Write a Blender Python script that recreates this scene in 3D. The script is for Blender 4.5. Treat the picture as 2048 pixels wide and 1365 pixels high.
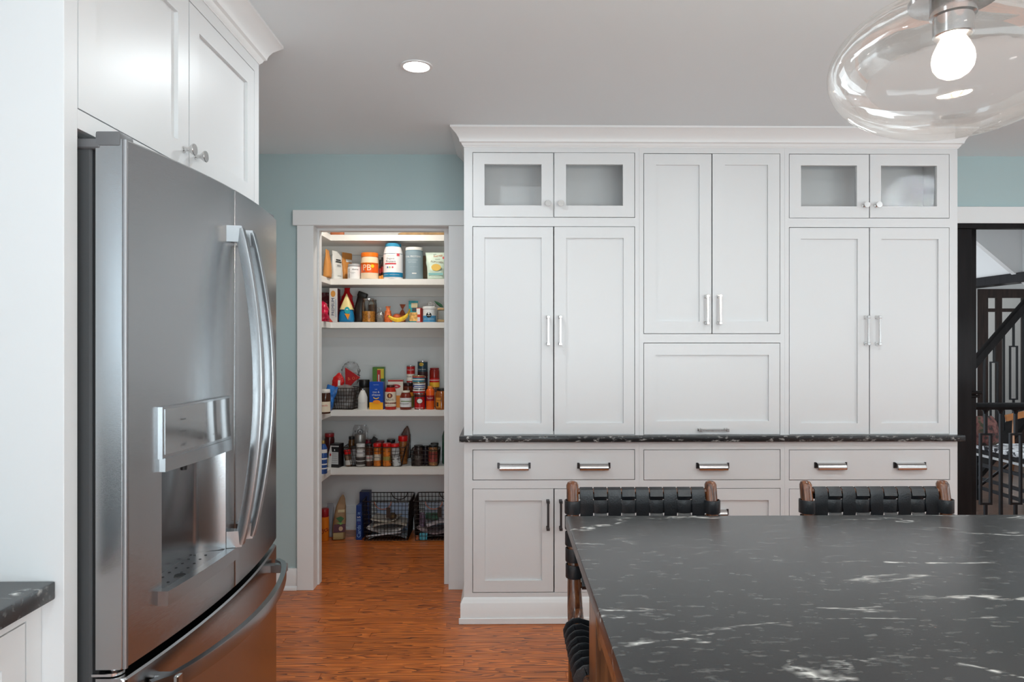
import bpy, bmesh, math, random
from mathutils import Vector, Matrix, noise
PI = math.pi
sc = bpy.context.scene
for o in list(bpy.data.objects): bpy.data.objects.remove(o)
COL = sc.collection
rnd = random.Random(7)

# ------------------------------------------------------------------ camera, world, light, exposure
EYE = 1.38
YAW = 0.01245
F = 2048 * 24 / 36
cd = bpy.data.cameras.new('camera'); cam = bpy.data.objects.new('camera', cd); COL.objects.link(cam)
cd.lens = 24; cd.sensor_width = 36; cd.clip_start = 0.05
cam.location = (0, 0, EYE); cam.rotation_euler = (PI / 2, 0, -YAW)
sc.camera = cam
w = bpy.data.worlds.new('world'); sc.world = w; w.use_nodes = True
bg = w.node_tree.nodes['Background']; bg.inputs[0].default_value = (0.80, 0.90, 1.0, 1); bg.inputs[1].default_value = 0.9
sc.view_settings.view_transform = 'Standard'; sc.view_settings.look = 'None'
sc.view_settings.gamma = 1; sc.view_settings.use_curve_mapping = False
sc.view_settings.exposure = 0.37

def area(name, loc, rot, sx, sy, power, col=(1, 1, 1), shape='RECTANGLE', spread=PI):
    l = bpy.data.lights.new(name, 'AREA'); l.shape = shape; l.size = sx; l.size_y = sy
    l.energy = power; l.color = col; l.spread = spread
    o = bpy.data.objects.new(name, l); COL.objects.link(o); o.location = loc; o.rotation_euler = rot
    return o
# lamps at unseen windows added to light the room: back, right and left
area('added_daylight_back', (1.2, -2.86, 1.12), (PI / 2 + .9, 0, 0), 3.6, 1.9, 180, (0.82, 0.95, 1.0))
area('added_daylight_right', (4.46, 0.7, 1.5), (PI / 2 + .9, 0, PI / 2), 3.2, 1.5, 27, (0.84, 0.95, 1.0))
area('added_daylight_left', (-1.44, -0.9, 1.62), (PI / 2, 0, -PI / 2), 1.3, 0.9, 7, (0.68, 0.87, 1.0))
area('hall_fill', (5.6, 4.3, 1.6), (PI / 2 + .15, 0, 0), 1.6, 1.4, 30, (0.93, 0.98, 1.0))  # added fill lamp, no window here; brightens the hall
area('hall_side_fill', (2.3, 6.4, 1.8), (PI / 2 + .2, 0, -PI / 2), 1.6, 1.2, 17, (0.97, 0.99, 1.0))  # added fill lamp aimed at the white stairwell wall
CAN_POWER = 4.5
PANTRY_POWER = 5.5

# ------------------------------------------------------------------ measuring: photograph pixel -> metres at a known depth Y
CY, SY = math.cos(YAW), math.sin(YAW)
def PX(px, Y):
    u = (px - 1024) / F
    return Y * (u * CY + SY) / (-u * SY + CY)
def PZ(py, Y, X=0.0):
    return EYE + (682.5 - py) * (X * SY + Y * CY) / F
def K(Y, X=0.0): return F / (X * SY + Y * CY)

# ------------------------------------------------------------------ materials
def nt(m): return m.node_tree.nodes, m.node_tree.links
def mat(name, col, rough=0.5, metal=0.0, bump=0.0, bscale=200, spec=0.5, var=0.0, vscale=8, coat=0.0, stretch=None, emit=None, trans=0.0, sheen=0.0):
    m = bpy.data.materials.new(name); m.use_nodes = True
    N, L = nt(m); b = N['Principled BSDF']
    b.inputs['Base Color'].default_value = (*col, 1); b.inputs['Roughness'].default_value = rough
    b.inputs['Metallic'].default_value = metal; b.inputs['Specular IOR Level'].default_value = spec
    b.inputs['Coat Weight'].default_value = coat; b.inputs['Coat Roughness'].default_value = 0.12
    b.inputs['Transmission Weight'].default_value = trans
    if emit: b.inputs['Emission Color'].default_value = (*emit[0], 1); b.inputs['Emission Strength'].default_value = emit[1]
    tc = N.new('ShaderNodeTexCoord'); mp = N.new('ShaderNodeMapping'); L.new(tc.outputs['Object'], mp.inputs[0])
    if stretch: mp.inputs['Scale'].default_value = stretch
    if bump:
        n = N.new('ShaderNodeTexNoise'); n.inputs['Scale'].default_value = bscale; n.inputs['Detail'].default_value = 4
        L.new(mp.outputs[0], n.inputs['Vector'])
        bp = N.new('ShaderNodeBump'); bp.inputs['Strength'].default_value = bump; bp.inputs['Distance'].default_value = 0.002
        L.new(n.outputs[0], bp.inputs['Height']); L.new(bp.outputs[0], b.inputs['Normal'])
    if var:
        n = N.new('ShaderNodeTexNoise'); n.inputs['Scale'].default_value = vscale; n.inputs['Detail'].default_value = 5
        L.new(mp.outputs[0], n.inputs['Vector'])
        r = N.new('ShaderNodeValToRGB'); e = r.color_ramp.elements
        e[0].position = 0.3; e[1].position = 0.7
        e[0].color = (*[c * (1 - var) for c in col], 1); e[1].color = (*[min(1, c * (1 + var)) for c in col], 1)
        L.new(n.outputs[0], r.inputs[0]); L.new(r.outputs[0], b.inputs['Base Color'])
    return m
def ramp(N, stops):
    r = N.new('ShaderNodeValToRGB'); e = r.color_ramp.elements
    while len(e) < len(stops): e.new(0.5)
    for i, (p, c) in enumerate(stops): e[i].position = p; e[i].color = (*c, 1)
    return r

def wood(name, light, mid, dark, rough=0.3, coat=0.3, lx=1.0, vert=False, gscale=1.0, per_object=True, boards=False, brightness=1.0):
    m = bpy.data.materials.new(name); m.use_nodes = True
    N, L = nt(m); b = N['Principled BSDF']
    b.inputs['Roughness'].default_value = rough; b.inputs['Coat Weight'].default_value = coat; b.inputs['Coat Roughness'].default_value = 0.15
    tc = N.new('ShaderNodeTexCoord'); oi = N.new('ShaderNodeObjectInfo')
    ml = N.new('ShaderNodeMath'); ml.operation = 'MULTIPLY'; ml.inputs[1].default_value = 37.0; L.new(oi.outputs['Random'], ml.inputs[0])
    cb = N.new('ShaderNodeCombineXYZ')
    ad = N.new('ShaderNodeVectorMath'); ad.operation = 'ADD'; L.new(tc.outputs['Object'], ad.inputs[0])
    if per_object:
        for i in range(3): L.new(ml.outputs[0], cb.inputs[i])
        L.new(cb.outputs[0], ad.inputs[1])
    # slow warp makes the cathedral arches of plain-sawn oak
    mp = N.new('ShaderNodeMapping'); L.new(ad.outputs[0], mp.inputs[0]); mp.inputs['Scale'].default_value = (0.75 * gscale * lx, 9 * gscale, 9 * gscale)
    n1 = N.new('ShaderNodeTexNoise'); n1.inputs['Scale'].default_value = 1.3; n1.inputs['Detail'].default_value = 2; L.new(mp.outputs[0], n1.inputs['Vector'])
    if vert: mp.inputs['Scale'].default_value = (9 * gscale, 9 * gscale, .6 * gscale)
    k = N.new('ShaderNodeMath'); k.operation = 'MULTIPLY'; k.inputs[1].default_value = 26.0 if not vert else 12.0; L.new(n1.outputs[0], k.inputs[0])
    fr = N.new('ShaderNodeMath'); fr.operation = 'FRACT'; L.new(k.outputs[0], fr.inputs[0])
    mp2 = N.new('ShaderNodeMapping'); L.new(ad.outputs[0], mp2.inputs[0]); mp2.inputs['Scale'].default_value = (5 * gscale, 300 * gscale, 300 * gscale)
    if vert: mp2.inputs['Scale'].default_value = (220 * gscale, 220 * gscale, 5 * gscale)
    n2 = N.new('ShaderNodeTexNoise'); n2.inputs['Scale'].default_value = 1.0; n2.inputs['Detail'].default_value = 4; L.new(mp2.outputs[0], n2.inputs['Vector'])
    m1 = N.new('ShaderNodeMath'); m1.operation = 'MULTIPLY_ADD'; m1.inputs[1].default_value = 0.55
    sh = N.new('ShaderNodeMath'); sh.operation = 'MULTIPLY'; sh.inputs[1].default_value = 0.75; L.new(n2.outputs[0], sh.inputs[0])
    L.new(fr.outputs[0], m1.inputs[0]); L.new(sh.outputs[0], m1.inputs[2])
    r = ramp(N, [(0.34, light), (0.66, mid), (0.93, dark)]); L.new(m1.outputs[0], r.inputs[0])
    hs = N.new('ShaderNodeHueSaturation'); L.new(r.outputs[0], hs.inputs['Color'])
    vr = N.new('ShaderNodeMapRange'); vr.inputs['To Min'].default_value = 0.86 * brightness; vr.inputs['To Max'].default_value = 1.12 * brightness
    if boards:
        br = N.new('ShaderNodeTexBrick'); mb_ = N.new('ShaderNodeMapping'); L.new(tc.outputs['Object'], mb_.inputs[0])
        br.inputs['Scale'].default_value = 1; br.inputs['Brick Width'].default_value = 1.1; br.inputs['Row Height'].default_value = 0.057
        br.inputs['Mortar Size'].default_value = 0.0008; br.inputs['Color1'].default_value = (0, 0, 0, 1); br.inputs['Color2'].default_value = (1, 1, 1, 1)
        br.inputs['Mortar'].default_value = (0, 0, 0, 1); L.new(mb_.outputs[0], br.inputs['Vector']); L.new(br.outputs['Color'], vr.inputs['Value'])
    else: L.new(oi.outputs['Random'], vr.inputs['Value'])
    L.new(vr.outputs[0], hs.inputs['Value']); L.new(hs.outputs[0], b.inputs['Base Color'])
    bp = N.new('ShaderNodeBump'); bp.inputs['Strength'].default_value = 0.12; bp.inputs['Distance'].default_value = 0.001; bp.invert = True
    L.new(m1.outputs[0], bp.inputs['Height']); L.new(bp.outputs[0], b.inputs['Normal'])
    return m

def stone(name, base, fleck, rough, vein=True, warp=(0.9, 2.6, 2.6)):
    m = bpy.data.materials.new(name); m.use_nodes = True
    N, L = nt(m); b = N['Principled BSDF']; b.inputs['Roughness'].default_value = rough
    tc = N.new('ShaderNodeTexCoord'); mp = N.new('ShaderNodeMapping'); L.new(tc.outputs['Object'], mp.inputs[0])
    mp.inputs['Rotation'].default_value = (0, 0, -0.42)
    mp.inputs['Scale'].default_value = warp
    # warped ridges -> thin veins, broken up by a second noise
    n1 = N.new('ShaderNodeTexNoise'); n1.inputs['Scale'].default_value = 1.7; n1.inputs['Detail'].default_value = 5; n1.inputs['Roughness'].default_value = 0.55; n1.inputs['Distortion'].default_value = 0.35
    L.new(mp.outputs[0], n1.inputs['Vector'])
    mu = N.new('ShaderNodeMath'); mu.operation = 'MULTIPLY'; mu.inputs[1].default_value = 5.0; L.new(n1.outputs[0], mu.inputs[0])
    fr = N.new('ShaderNodeMath'); fr.operation = 'FRACT'; L.new(mu.outputs[0], fr.inputs[0])
    sb = N.new('ShaderNodeMath'); sb.operation = 'SUBTRACT'; sb.inputs[1].default_value = 0.5; L.new(fr.outputs[0], sb.inputs[0])
    ab = N.new('ShaderNodeMath'); ab.operation = 'ABSOLUTE'; L.new(sb.outputs[0], ab.inputs[0])
    r1 = ramp(N, [(0.0, (1, 1, 1)), (0.030, (0.5, 0.5, 0.5)), (0.085, (0, 0, 0))]); L.new(ab.outputs[0], r1.inputs[0])
    mp2 = N.new('ShaderNodeMapping'); L.new(tc.outputs['Object'], mp2.inputs[0]); mp2.inputs['Scale'].default_value = (2.6, 7, 7)
    n2 = N.new('ShaderNodeTexNoise'); n2.inputs['Scale'].default_value = 1.2; n2.inputs['Detail'].default_value = 3; L.new(mp2.outputs[0], n2.inputs['Vector'])
    r2 = ramp(N, [(0.49, (0, 0, 0)), (0.62, (1, 1, 1))]); L.new(n2.outputs[0], r2.inputs[0])
    n3 = N.new('ShaderNodeTexNoise'); n3.inputs['Scale'].default_value = 60; n3.inputs['Detail'].default_value = 6
    mp3 = N.new('ShaderNodeMapping'); L.new(tc.outputs['Object'], mp3.inputs[0]); mp3.inputs['Scale'].default_value = (0.6, 1.6, 1.6); L.new(mp3.outputs[0], n3.inputs['Vector'])
    r3 = ramp(N, [(0.42, (0, 0, 0)), (0.60, (1, 1, 1))]); L.new(n3.outputs[0], r3.inputs[0])
    a = N.new('ShaderNodeMath'); a.operation = 'MULTIPLY'; L.new(r1.outputs[0], a.inputs[0]); L.new(r2.outputs[0], a.inputs[1])
    c = N.new('ShaderNodeMath'); c.operation = 'MULTIPLY'; c.use_clamp = True; L.new(a.outputs[0], c.inputs[0]); L.new(r3.outputs[0], c.inputs[1])
    # fine flecks everywhere
    r4 = ramp(N, [(0.58, (0, 0, 0)), (0.74, (1, 1, 1))]); L.new(n3.outputs[0], r4.inputs[0])
    fl = N.new('ShaderNodeMath'); fl.operation = 'MULTIPLY'; fl.inputs[1].default_value = fleck; L.new(r4.outputs[0], fl.inputs[0])
    mxx = N.new('ShaderNodeMath'); mxx.operation = 'MAXIMUM'; L.new(c.outputs[0], mxx.inputs[0]); L.new(fl.outputs[0], mxx.inputs[1])
    mx = N.new('ShaderNodeMix'); mx.data_type = 'RGBA'; L.new(mxx.outputs[0] if vein else fl.outputs[0], mx.inputs[0])
    mx.inputs[6].default_value = (*base, 1); mx.inputs[7].default_value = (0.75, 0.75, 0.72, 1)
    L.new(mx.outputs[2], b.inputs['Base Color'])
    bp = N.new('ShaderNodeBump'); bp.inputs['Strength'].default_value = 0.10; bp.inputs['Distance'].default_value = 0.001
    n5 = N.new('ShaderNodeTexNoise'); n5.inputs['Scale'].default_value = 150; L.new(tc.outputs['Object'], n5.inputs['Vector'])
    L.new(n5.outputs[0], bp.inputs['Height']); L.new(bp.outputs[0], b.inputs['Normal'])
    return m

def clear(name, tint=(1, 1, 1), refl=1.0, rough=0.02, bump=0.0, bscale=30, haze=0.0, stretch=(1, 1, 1)):
    """thin clear sheet: fresnel reflection over straight transmission"""
    m = bpy.data.materials.new(name); m.use_nodes = True
    N, L = nt(m); N.remove(N['Principled BSDF']); out = N['Material Output']
    t = N.new('ShaderNodeBsdfTransparent'); t.inputs[0].default_value = (*tint, 1)
    g = N.new('ShaderNodeBsdfGlossy'); g.inputs['Roughness'].default_value = rough
    f = N.new('ShaderNodeFresnel'); f.inputs['IOR'].default_value = 1.5
    k = N.new('ShaderNodeMath'); k.operation = 'MULTIPLY'; k.inputs[1].default_value = refl; k.use_clamp = True; L.new(f.outputs[0], k.inputs[0])
    mx = N.new('ShaderNodeMixShader'); L.new(k.outputs[0], mx.inputs[0]); L.new(t.outputs[0], mx.inputs[1]); L.new(g.outputs[0], mx.inputs[2])
    last = mx
    if haze:
        d = N.new('ShaderNodeBsdfDiffuse'); d.inputs[0].default_value = (0.8, 0.8, 0.8, 1)
        m2 = N.new('ShaderNodeMixShader'); m2.inputs[0].default_value = haze; L.new(mx.outputs[0], m2.inputs[1]); L.new(d.outputs[0], m2.inputs[2]); last = m2
    if bump:
        tc = N.new('ShaderNodeTexCoord'); mp = N.new('ShaderNodeMapping'); mp.inputs['Scale'].default_value = stretch; L.new(tc.outputs['Object'], mp.inputs[0])
        n = N.new('ShaderNodeTexNoise'); n.inputs['Scale'].default_value = bscale; n.inputs['Detail'].default_value = 2; L.new(mp.outputs[0], n.inputs['Vector'])
        bp = N.new('ShaderNodeBump'); bp.inputs['Strength'].default_value = bump; bp.inputs['Distance'].default_value = 0.01; L.new(n.outputs[0], bp.inputs['Height'])
        L.new(bp.outputs[0], g.inputs['Normal']); L.new(bp.outputs[0], f.inputs['Normal'])
    L.new(last.outputs[0], out.inputs[0])
    return m

M = {}
M['paint'] = mat('white_cabinet_paint', (0.73, 0.735, 0.74), 0.38, bump=0.03, bscale=90)
M['inside'] = mat('cabinet_inside', (0.86, 0.86, 0.86), 0.5, bump=0.05, bscale=300)
M['trim'] = mat('white_trim_paint', (0.84, 0.845, 0.845), 0.42, bump=0.03, bscale=60)
M['shelf'] = mat('shelf_paint', (0.86, 0.85, 0.83), 0.45, bump=0.03, bscale=60)
M['shiplap'] = mat('pantry_wall_paint', (0.84, 0.86, 0.87), 0.5, bump=0.04, bscale=80)
M['ceiling'] = mat('ceiling_paint', (0.84, 0.905, 0.93), 0.8, bump=0.06, bscale=250)
M['blue'] = mat('blue_wall_paint', (0.44, 0.56, 0.57), 0.6, bump=0.08, bscale=260)
M['wall'] = mat('grey_wall_paint', (0.66, 0.66, 0.66), 0.7, bump=0.06, bscale=250)
M['floor'] = wood('oak_floor_boards', (0.72, 0.210, 0.036), (0.54, 0.132, 0.020), (0.13, 0.028, 0.005), 0.30, 0.12, per_object=False, boards=True)
M['plank'] = wood('oak_plank', (0.72, 0.210, 0.036), (0.54, 0.132, 0.020), (0.13, 0.028, 0.005), 0.30, 0.12)
M['hallfloor'] = wood('hall_floor_boards', (0.22, 0.12, 0.085), (0.15, 0.08, 0.055), (0.05, 0.03, 0.02), 0.35, 0.2, per_object=False, boards=True)
M['granite'] = stone('dark_veined_stone', (0.022, 0.023, 0.024), 0.13, 0.27)
M['granite_edge'] = stone('dark_flecked_stone', (0.016, 0.016, 0.017), 0.55, 0.25, warp=(6, 9, 9))
M['steel'] = mat('brushed_steel', (0.38, 0.39, 0.40), 0.18, 1.0, bump=0.08, bscale=3.0, stretch=(60, 8, 900))
N_, L_ = nt(M['steel']); tg_ = N_.new('ShaderNodeTangent'); tg_.direction_type = 'RADIAL'; tg_.axis = 'Z'
L_.new(tg_.outputs[0], N_['Principled BSDF'].inputs['Tangent']); N_['Principled BSDF'].inputs['Anisotropic'].default_value = 0.7
M['steel_smooth'] = mat('polished_steel', (0.55, 0.55, 0.56), 0.18, 1.0, bump=0.02, bscale=60)
M['handle_steel'] = mat('handle_steel', (0.36, 0.37, 0.38), 0.24, 1.0, bump=0.03, bscale=200)
M['corner_steel'] = mat('corner_steel', (0.34, 0.34, 0.35), 0.42, 1.0, bump=0.02, bscale=200)
M['steel_dark'] = mat('dark_steel', (0.28, 0.28, 0.29), 0.3, 1.0, bump=0.04, bscale=90)
M['fridge_case'] = mat('grey_fridge_case', (0.065, 0.067, 0.070), 0.5, bump=0.12, bscale=600)
M['rubber'] = mat('black_rubber', (0.008, 0.008, 0.009), 0.5, bump=0.05)
M['hinge'] = mat('grey_plastic', (0.13, 0.13, 0.135), 0.45, bump=0.05)
M['display'] = mat('grey_glass_panel', (0.26, 0.265, 0.27), 0.08, 0.6, bump=0.01, coat=0.6)
M['nickel'] = mat('brushed_nickel', (0.66, 0.655, 0.65), 0.22, 1.0, bump=0.03, bscale=400)
M['pewter'] = mat('dark_pewter', (0.10, 0.10, 0.105), 0.35, 1.0, bump=0.03, bscale=300)
M['dark_metal'] = mat('black_iron', (0.010, 0.010, 0.012), 0.35, 0.3, bump=0.05)
M['leather'] = mat('black_leather', (0.014, 0.016, 0.019), 0.36, bump=0.35, bscale=260, spec=0.6)
M['walnut'] = wood('stained_stool_wood', (0.20, 0.070, 0.026), (0.13, 0.042, 0.016), (0.05, 0.016, 0.007), 0.22, 0.6, gscale=1.0, vert=True)
M['island_wood'] = wood('stained_island_wood', (0.26, 0.105, 0.036), (0.185, 0.070, 0.024), (0.085, 0.030, 0.010), 0.32, 0.3, gscale=1.0, vert=True)
M['espresso'] = mat('espresso_stained_wood', (0.007, 0.0055, 0.006), 0.55, spec=0.15, bump=0.15, bscale=60, stretch=(8, 8, 1), var=0.5, vscale=3, coat=0.1)
M['brown_door'] = mat('dark_brown_door_wood', (0.028, 0.014, 0.011), 0.35, bump=0.1, bscale=60, stretch=(8, 8, 1), var=0.5, vscale=4)
M['glass'] = clear('clear_cabinet_glass', (0.97, 0.97, 0.97), 0.8, 0.03, bump=0.05, bscale=300)
M['globe'] = clear('blown_globe_glass', (1, 1, 1), 0.55, 0.015, bump=0.14, bscale=9, stretch=(1, 1, 3.5), haze=0.010)
M['bulbglass'] = clear('bulb_glass', (1, 0.97, 0.92), 1.0, 0.02, haze=0.02)
M['jarglass'] = clear('jar_glass', (0.98, 0.98, 0.97), 0.8, 0.03)
M['plasticwrap'] = clear('clear_plastic_film', (0.92, 0.92, 0.93), 2.0, 0.08, bump=0.9, bscale=35, haze=0.10)
M['filament'] = mat('glowing_filament', (1, 0.85, 0.6), 0.5, emit=((1, 0.80, 0.55), 30))
M['lamp_lens'] = mat('lit_downlight_lens', (1, 1, 1), 0.5, emit=((1, 0.99, 0.97), 14))
_n = {}
def C(r, g, b, rough=0.45, metal=0.0, bump=0.05, name=None, **kw):
    """plain printed / plastic colour given as sRGB 0-255"""
    key = (r, g, b, rough, metal, bump, tuple(sorted(kw.items())))
    if key not in _n:
        lin = [((c / 255) / 12.92 if c / 255 <= 0.04045 else ((c / 255 + 0.055) / 1.055) ** 2.4) for c in (r, g, b)]
        _n[key] = mat(name or 'colour_%02x%02x%02x' % (r, g, b), lin, rough, metal, bump=bump, bscale=120, **kw)
    return _n[key]

# ------------------------------------------------------------------ mesh builder
class MB:
    def __init__(s): s.bm = bmesh.new()
    def box(s, x0, x1, y0, y1, z0, z1, bev=0.0, seg=1):
        if x0 > x1: x0, x1 = x1, x0
        if y0 > y1: y0, y1 = y1, y0
        if z0 > z1: z0, z1 = z1, z0
        v = [s.bm.verts.new((x, y, z)) for x in (x0, x1) for y in (y0, y1) for z in (z0, z1)]
        fs = [(0, 1, 3, 2), (4, 6, 7, 5), (0, 4, 5, 1), (2, 3, 7, 6), (0, 2, 6, 4), (1, 5, 7, 3)]
        ff = [s.bm.faces.new([v[i] for i in f]) for f in fs]
        if bev:
            es = list({e for f in ff for e in f.edges})
            bmesh.ops.bevel(s.bm, geom=es, offset=bev, segments=seg, profile=0.6, affect='EDGES')
        return s
    def poly(s, pts):
        return s.bm.faces.new([s.bm.verts.new(p) for p in pts])
    def prism(s, pts, fn, a, b):
        """pts: 2D outline; fn(p, q, t) -> 3D; extruded from t=a to t=b"""
        A = [s.bm.verts.new(fn(p[0], p[1], a)) for p in pts]; B = [s.bm.verts.new(fn(p[0], p[1], b)) for p in pts]
        s.bm.faces.new(A); s.bm.faces.new(B[::-1]); n = len(pts)
        for i in range(n): s.bm.faces.new((A[i], B[i], B[(i + 1) % n], A[(i + 1) % n]))
        return s
    def loft(s, levels, n=18, ex=2.0, cap0=True, cap1=True, noise_amp=0.0, nscale=12, seed=0, a0=0.0, a1=2 * PI):
        """levels: (z, half width, half depth, cx, cy)"""
        rings = []; full = abs((a1 - a0) - 2 * PI) < 1e-6
        cnt = n if full else n + 1
        for lv in levels:
            z, a, b = lv[:3]; cx, cy = (lv[3], lv[4]) if len(lv) > 3 else (0, 0)
            ring = []
            for i in range(cnt):
                t = a0 + (a1 - a0) * i / n
                c, d = math.cos(t), math.sin(t)
                x = cx + a * math.copysign(abs(c) ** (2 / ex), c); y = cy + b * math.copysign(abs(d) ** (2 / ex), d)
                if noise_amp:
                    q = Vector((x, y, z)) * nscale + Vector((seed * 7.3, seed * 1.7, 0))
                    k = (noise.noise(q) + .55 * noise.noise(q * 2.6) + .3 * abs(noise.noise(q * 5.2))) * noise_amp
                    x += c * k; y += d * k
                ring.append(s.bm.verts.new((x, y, z)))
            rings.append(ring)
        for r0, r1 in zip(rings, rings[1:]):
            for i in range(n if full else n):
                j = (i + 1) % cnt
                if not full and i + 1 >= cnt: continue
                s.bm.faces.new((r0[i], r0[j], r1[j], r1[i]))
        if full and cap0: s.bm.faces.new(rings[0][::-1])
        if full and cap1: s.bm.faces.new(rings[-1])
        return s
    def lathe(s, prof, n=24, cx=0, cy=0, cap0=True, cap1=True):
        return s.loft([(z, r, r, cx, cy) for r, z in prof], n, 2, cap0, cap1)
    def tube(s, pts, r, n=8, closed=False, flat=None, up=(0, 0, 1)):
        """swept round tube, or flat=(half width, half thickness) for a strip / bar (width along the side vector)"""
        P = [Vector(p) for p in pts]; m = len(P); rings = []
        side = None
        for i, p in enumerate(P):
            if closed: d = (P[(i + 1) % m] - P[i - 1])
            else: d = (P[min(i + 1, m - 1)] - P[max(i - 1, 0)])
            d.normalize(); u = Vector(up)
            if abs(d.dot(u)) > 0.98: u = Vector((0, 1, 0)) if abs(d.y) < 0.9 else Vector((1, 0, 0))
            if side is None: side = d.cross(u).normalized()
            else:
                side = (side - d * side.dot(d)).normalized()
            q = side.cross(d).normalized()
            rr = r[i] if isinstance(r, (list, tuple)) else r
            ring = []
            if flat:
                hw, ht = flat
                for a_, b_ in ((1, .8), (.93, 1), (-.93, 1), (-1, .8), (-1, -.8), (-.93, -1), (.93, -1), (1, -.8)):
                    ring.append(s.bm.verts.new(p + side * a_ * hw + q * b_ * ht))
            else:
                for k in range(n):
                    t = 2 * PI * k / n
                    ring.append(s.bm.verts.new(p + side * math.cos(t) * rr + q * math.sin(t) * rr))
            rings.append(ring)
        L_ = len(rings[0])
        pairs = list(zip(rings, rings[1:])) + ([(rings[-1], rings[0])] if closed else [])
        for r0, r1 in pairs:
            for k in range(L_): s.bm.faces.new((r0[k], r0[(k + 1) % L_], r1[(k + 1) % L_], r1[k]))
        if not closed: s.bm.faces.new(rings[0][::-1]); s.bm.faces.new(rings[-1])
        return s
    def plate(s, x0, x1, z0, z1, holes, y0, y1):
        """flat plate in the XZ plane with rectangular openings"""
        xs = sorted({x0, x1, *[h[0] for h in holes], *[h[1] for h in holes]}); zs = sorted({z0, z1, *[h[2] for h in holes], *[h[3] for h in holes]})
        def solid(i, j):
            if i < 0 or j < 0 or i >= len(xs) - 1 or j >= len(zs) - 1: return False
            cx, cz = (xs[i] + xs[i + 1]) / 2, (zs[j] + zs[j + 1]) / 2
            return not any(h[0] < cx < h[1] and h[2] < cz < h[3] for h in holes)
        V = {}
        def v(i, j, y):
            k = (i, j, y)
            if k not in V: V[k] = s.bm.verts.new((xs[i], y, zs[j]))
            return V[k]
        for i in range(len(xs) - 1):
            for j in range(len(zs) - 1):
                if not solid(i, j): continue
                s.bm.faces.new((v(i, j, y0), v(i + 1, j, y0), v(i + 1, j + 1, y0), v(i, j + 1, y0)))
                s.bm.faces.new((v(i, j, y1), v(i, j + 1, y1), v(i + 1, j + 1, y1), v(i + 1, j, y1)))
                for (di, dj, e) in ((-1, 0, ((i, j), (i, j + 1))), (1, 0, ((i + 1, j), (i + 1, j + 1))), (0, -1, ((i, j), (i + 1, j))), (0, 1, ((i, j + 1), (i + 1, j + 1)))):
                    if not solid(i + di, j + dj):
                        s.bm.faces.new((v(*e[0], y0), v(*e[1], y0), v(*e[1], y1), v(*e[0], y1)))
        return s
    def xf(s, m): bmesh.ops.transform(s.bm, matrix=m, verts=s.bm.verts); return s
    def build(s, name, m, parent=None, smooth=35, world=False, pivot=None):
        bm = s.bm
        if world and parent is not None: bmesh.ops.translate(bm, vec=-Vector(top_loc(parent)), verts=bm.verts)
        if pivot: bmesh.ops.translate(bm, vec=-Vector(pivot), verts=bm.verts)
        bmesh.ops.recalc_face_normals(bm, faces=bm.faces)
        me = bpy.data.meshes.new(name); bm.to_mesh(me); bm.free()
        if smooth:
            me.polygons.foreach_set('use_smooth', [True] * len(me.polygons)); me.set_sharp_from_angle(angle=math.radians(smooth))
        me.materials.append(M[m] if isinstance(m, str) else m)
        o = bpy.data.objects.new(name, me); COL.objects.link(o)
        if parent is not None: o.parent = parent
        if pivot: o.location = pivot
        return o
def top_loc(o):
    while o.parent is not None: o = o.parent
    return o.location
def tag(o, label, cat, group=None, kind=None):
    if label: o['label'] = label
    if cat: o['category'] = cat
    if group: o['group'] = group
    if kind: o['kind'] = kind
    return o
def thing(name, label, cat, loc=(0, 0, 0), rz=0.0, group=None, rx=0.0, ry=0.0):
    o = bpy.data.objects.new(name, None); COL.objects.link(o); o.location = loc; o.rotation_euler = (rx, ry, rz); o.empty_display_size = 0.05
    return tag(o, label, cat, group)
def struct(name, mb, m, parent=None, label=None, smooth=35, pivot=None):
    o = mb.build(name, m, parent, smooth, pivot=pivot)
    if parent is None: o['kind'] = 'structure'
    if label: o['label'] = label
    return o

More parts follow.
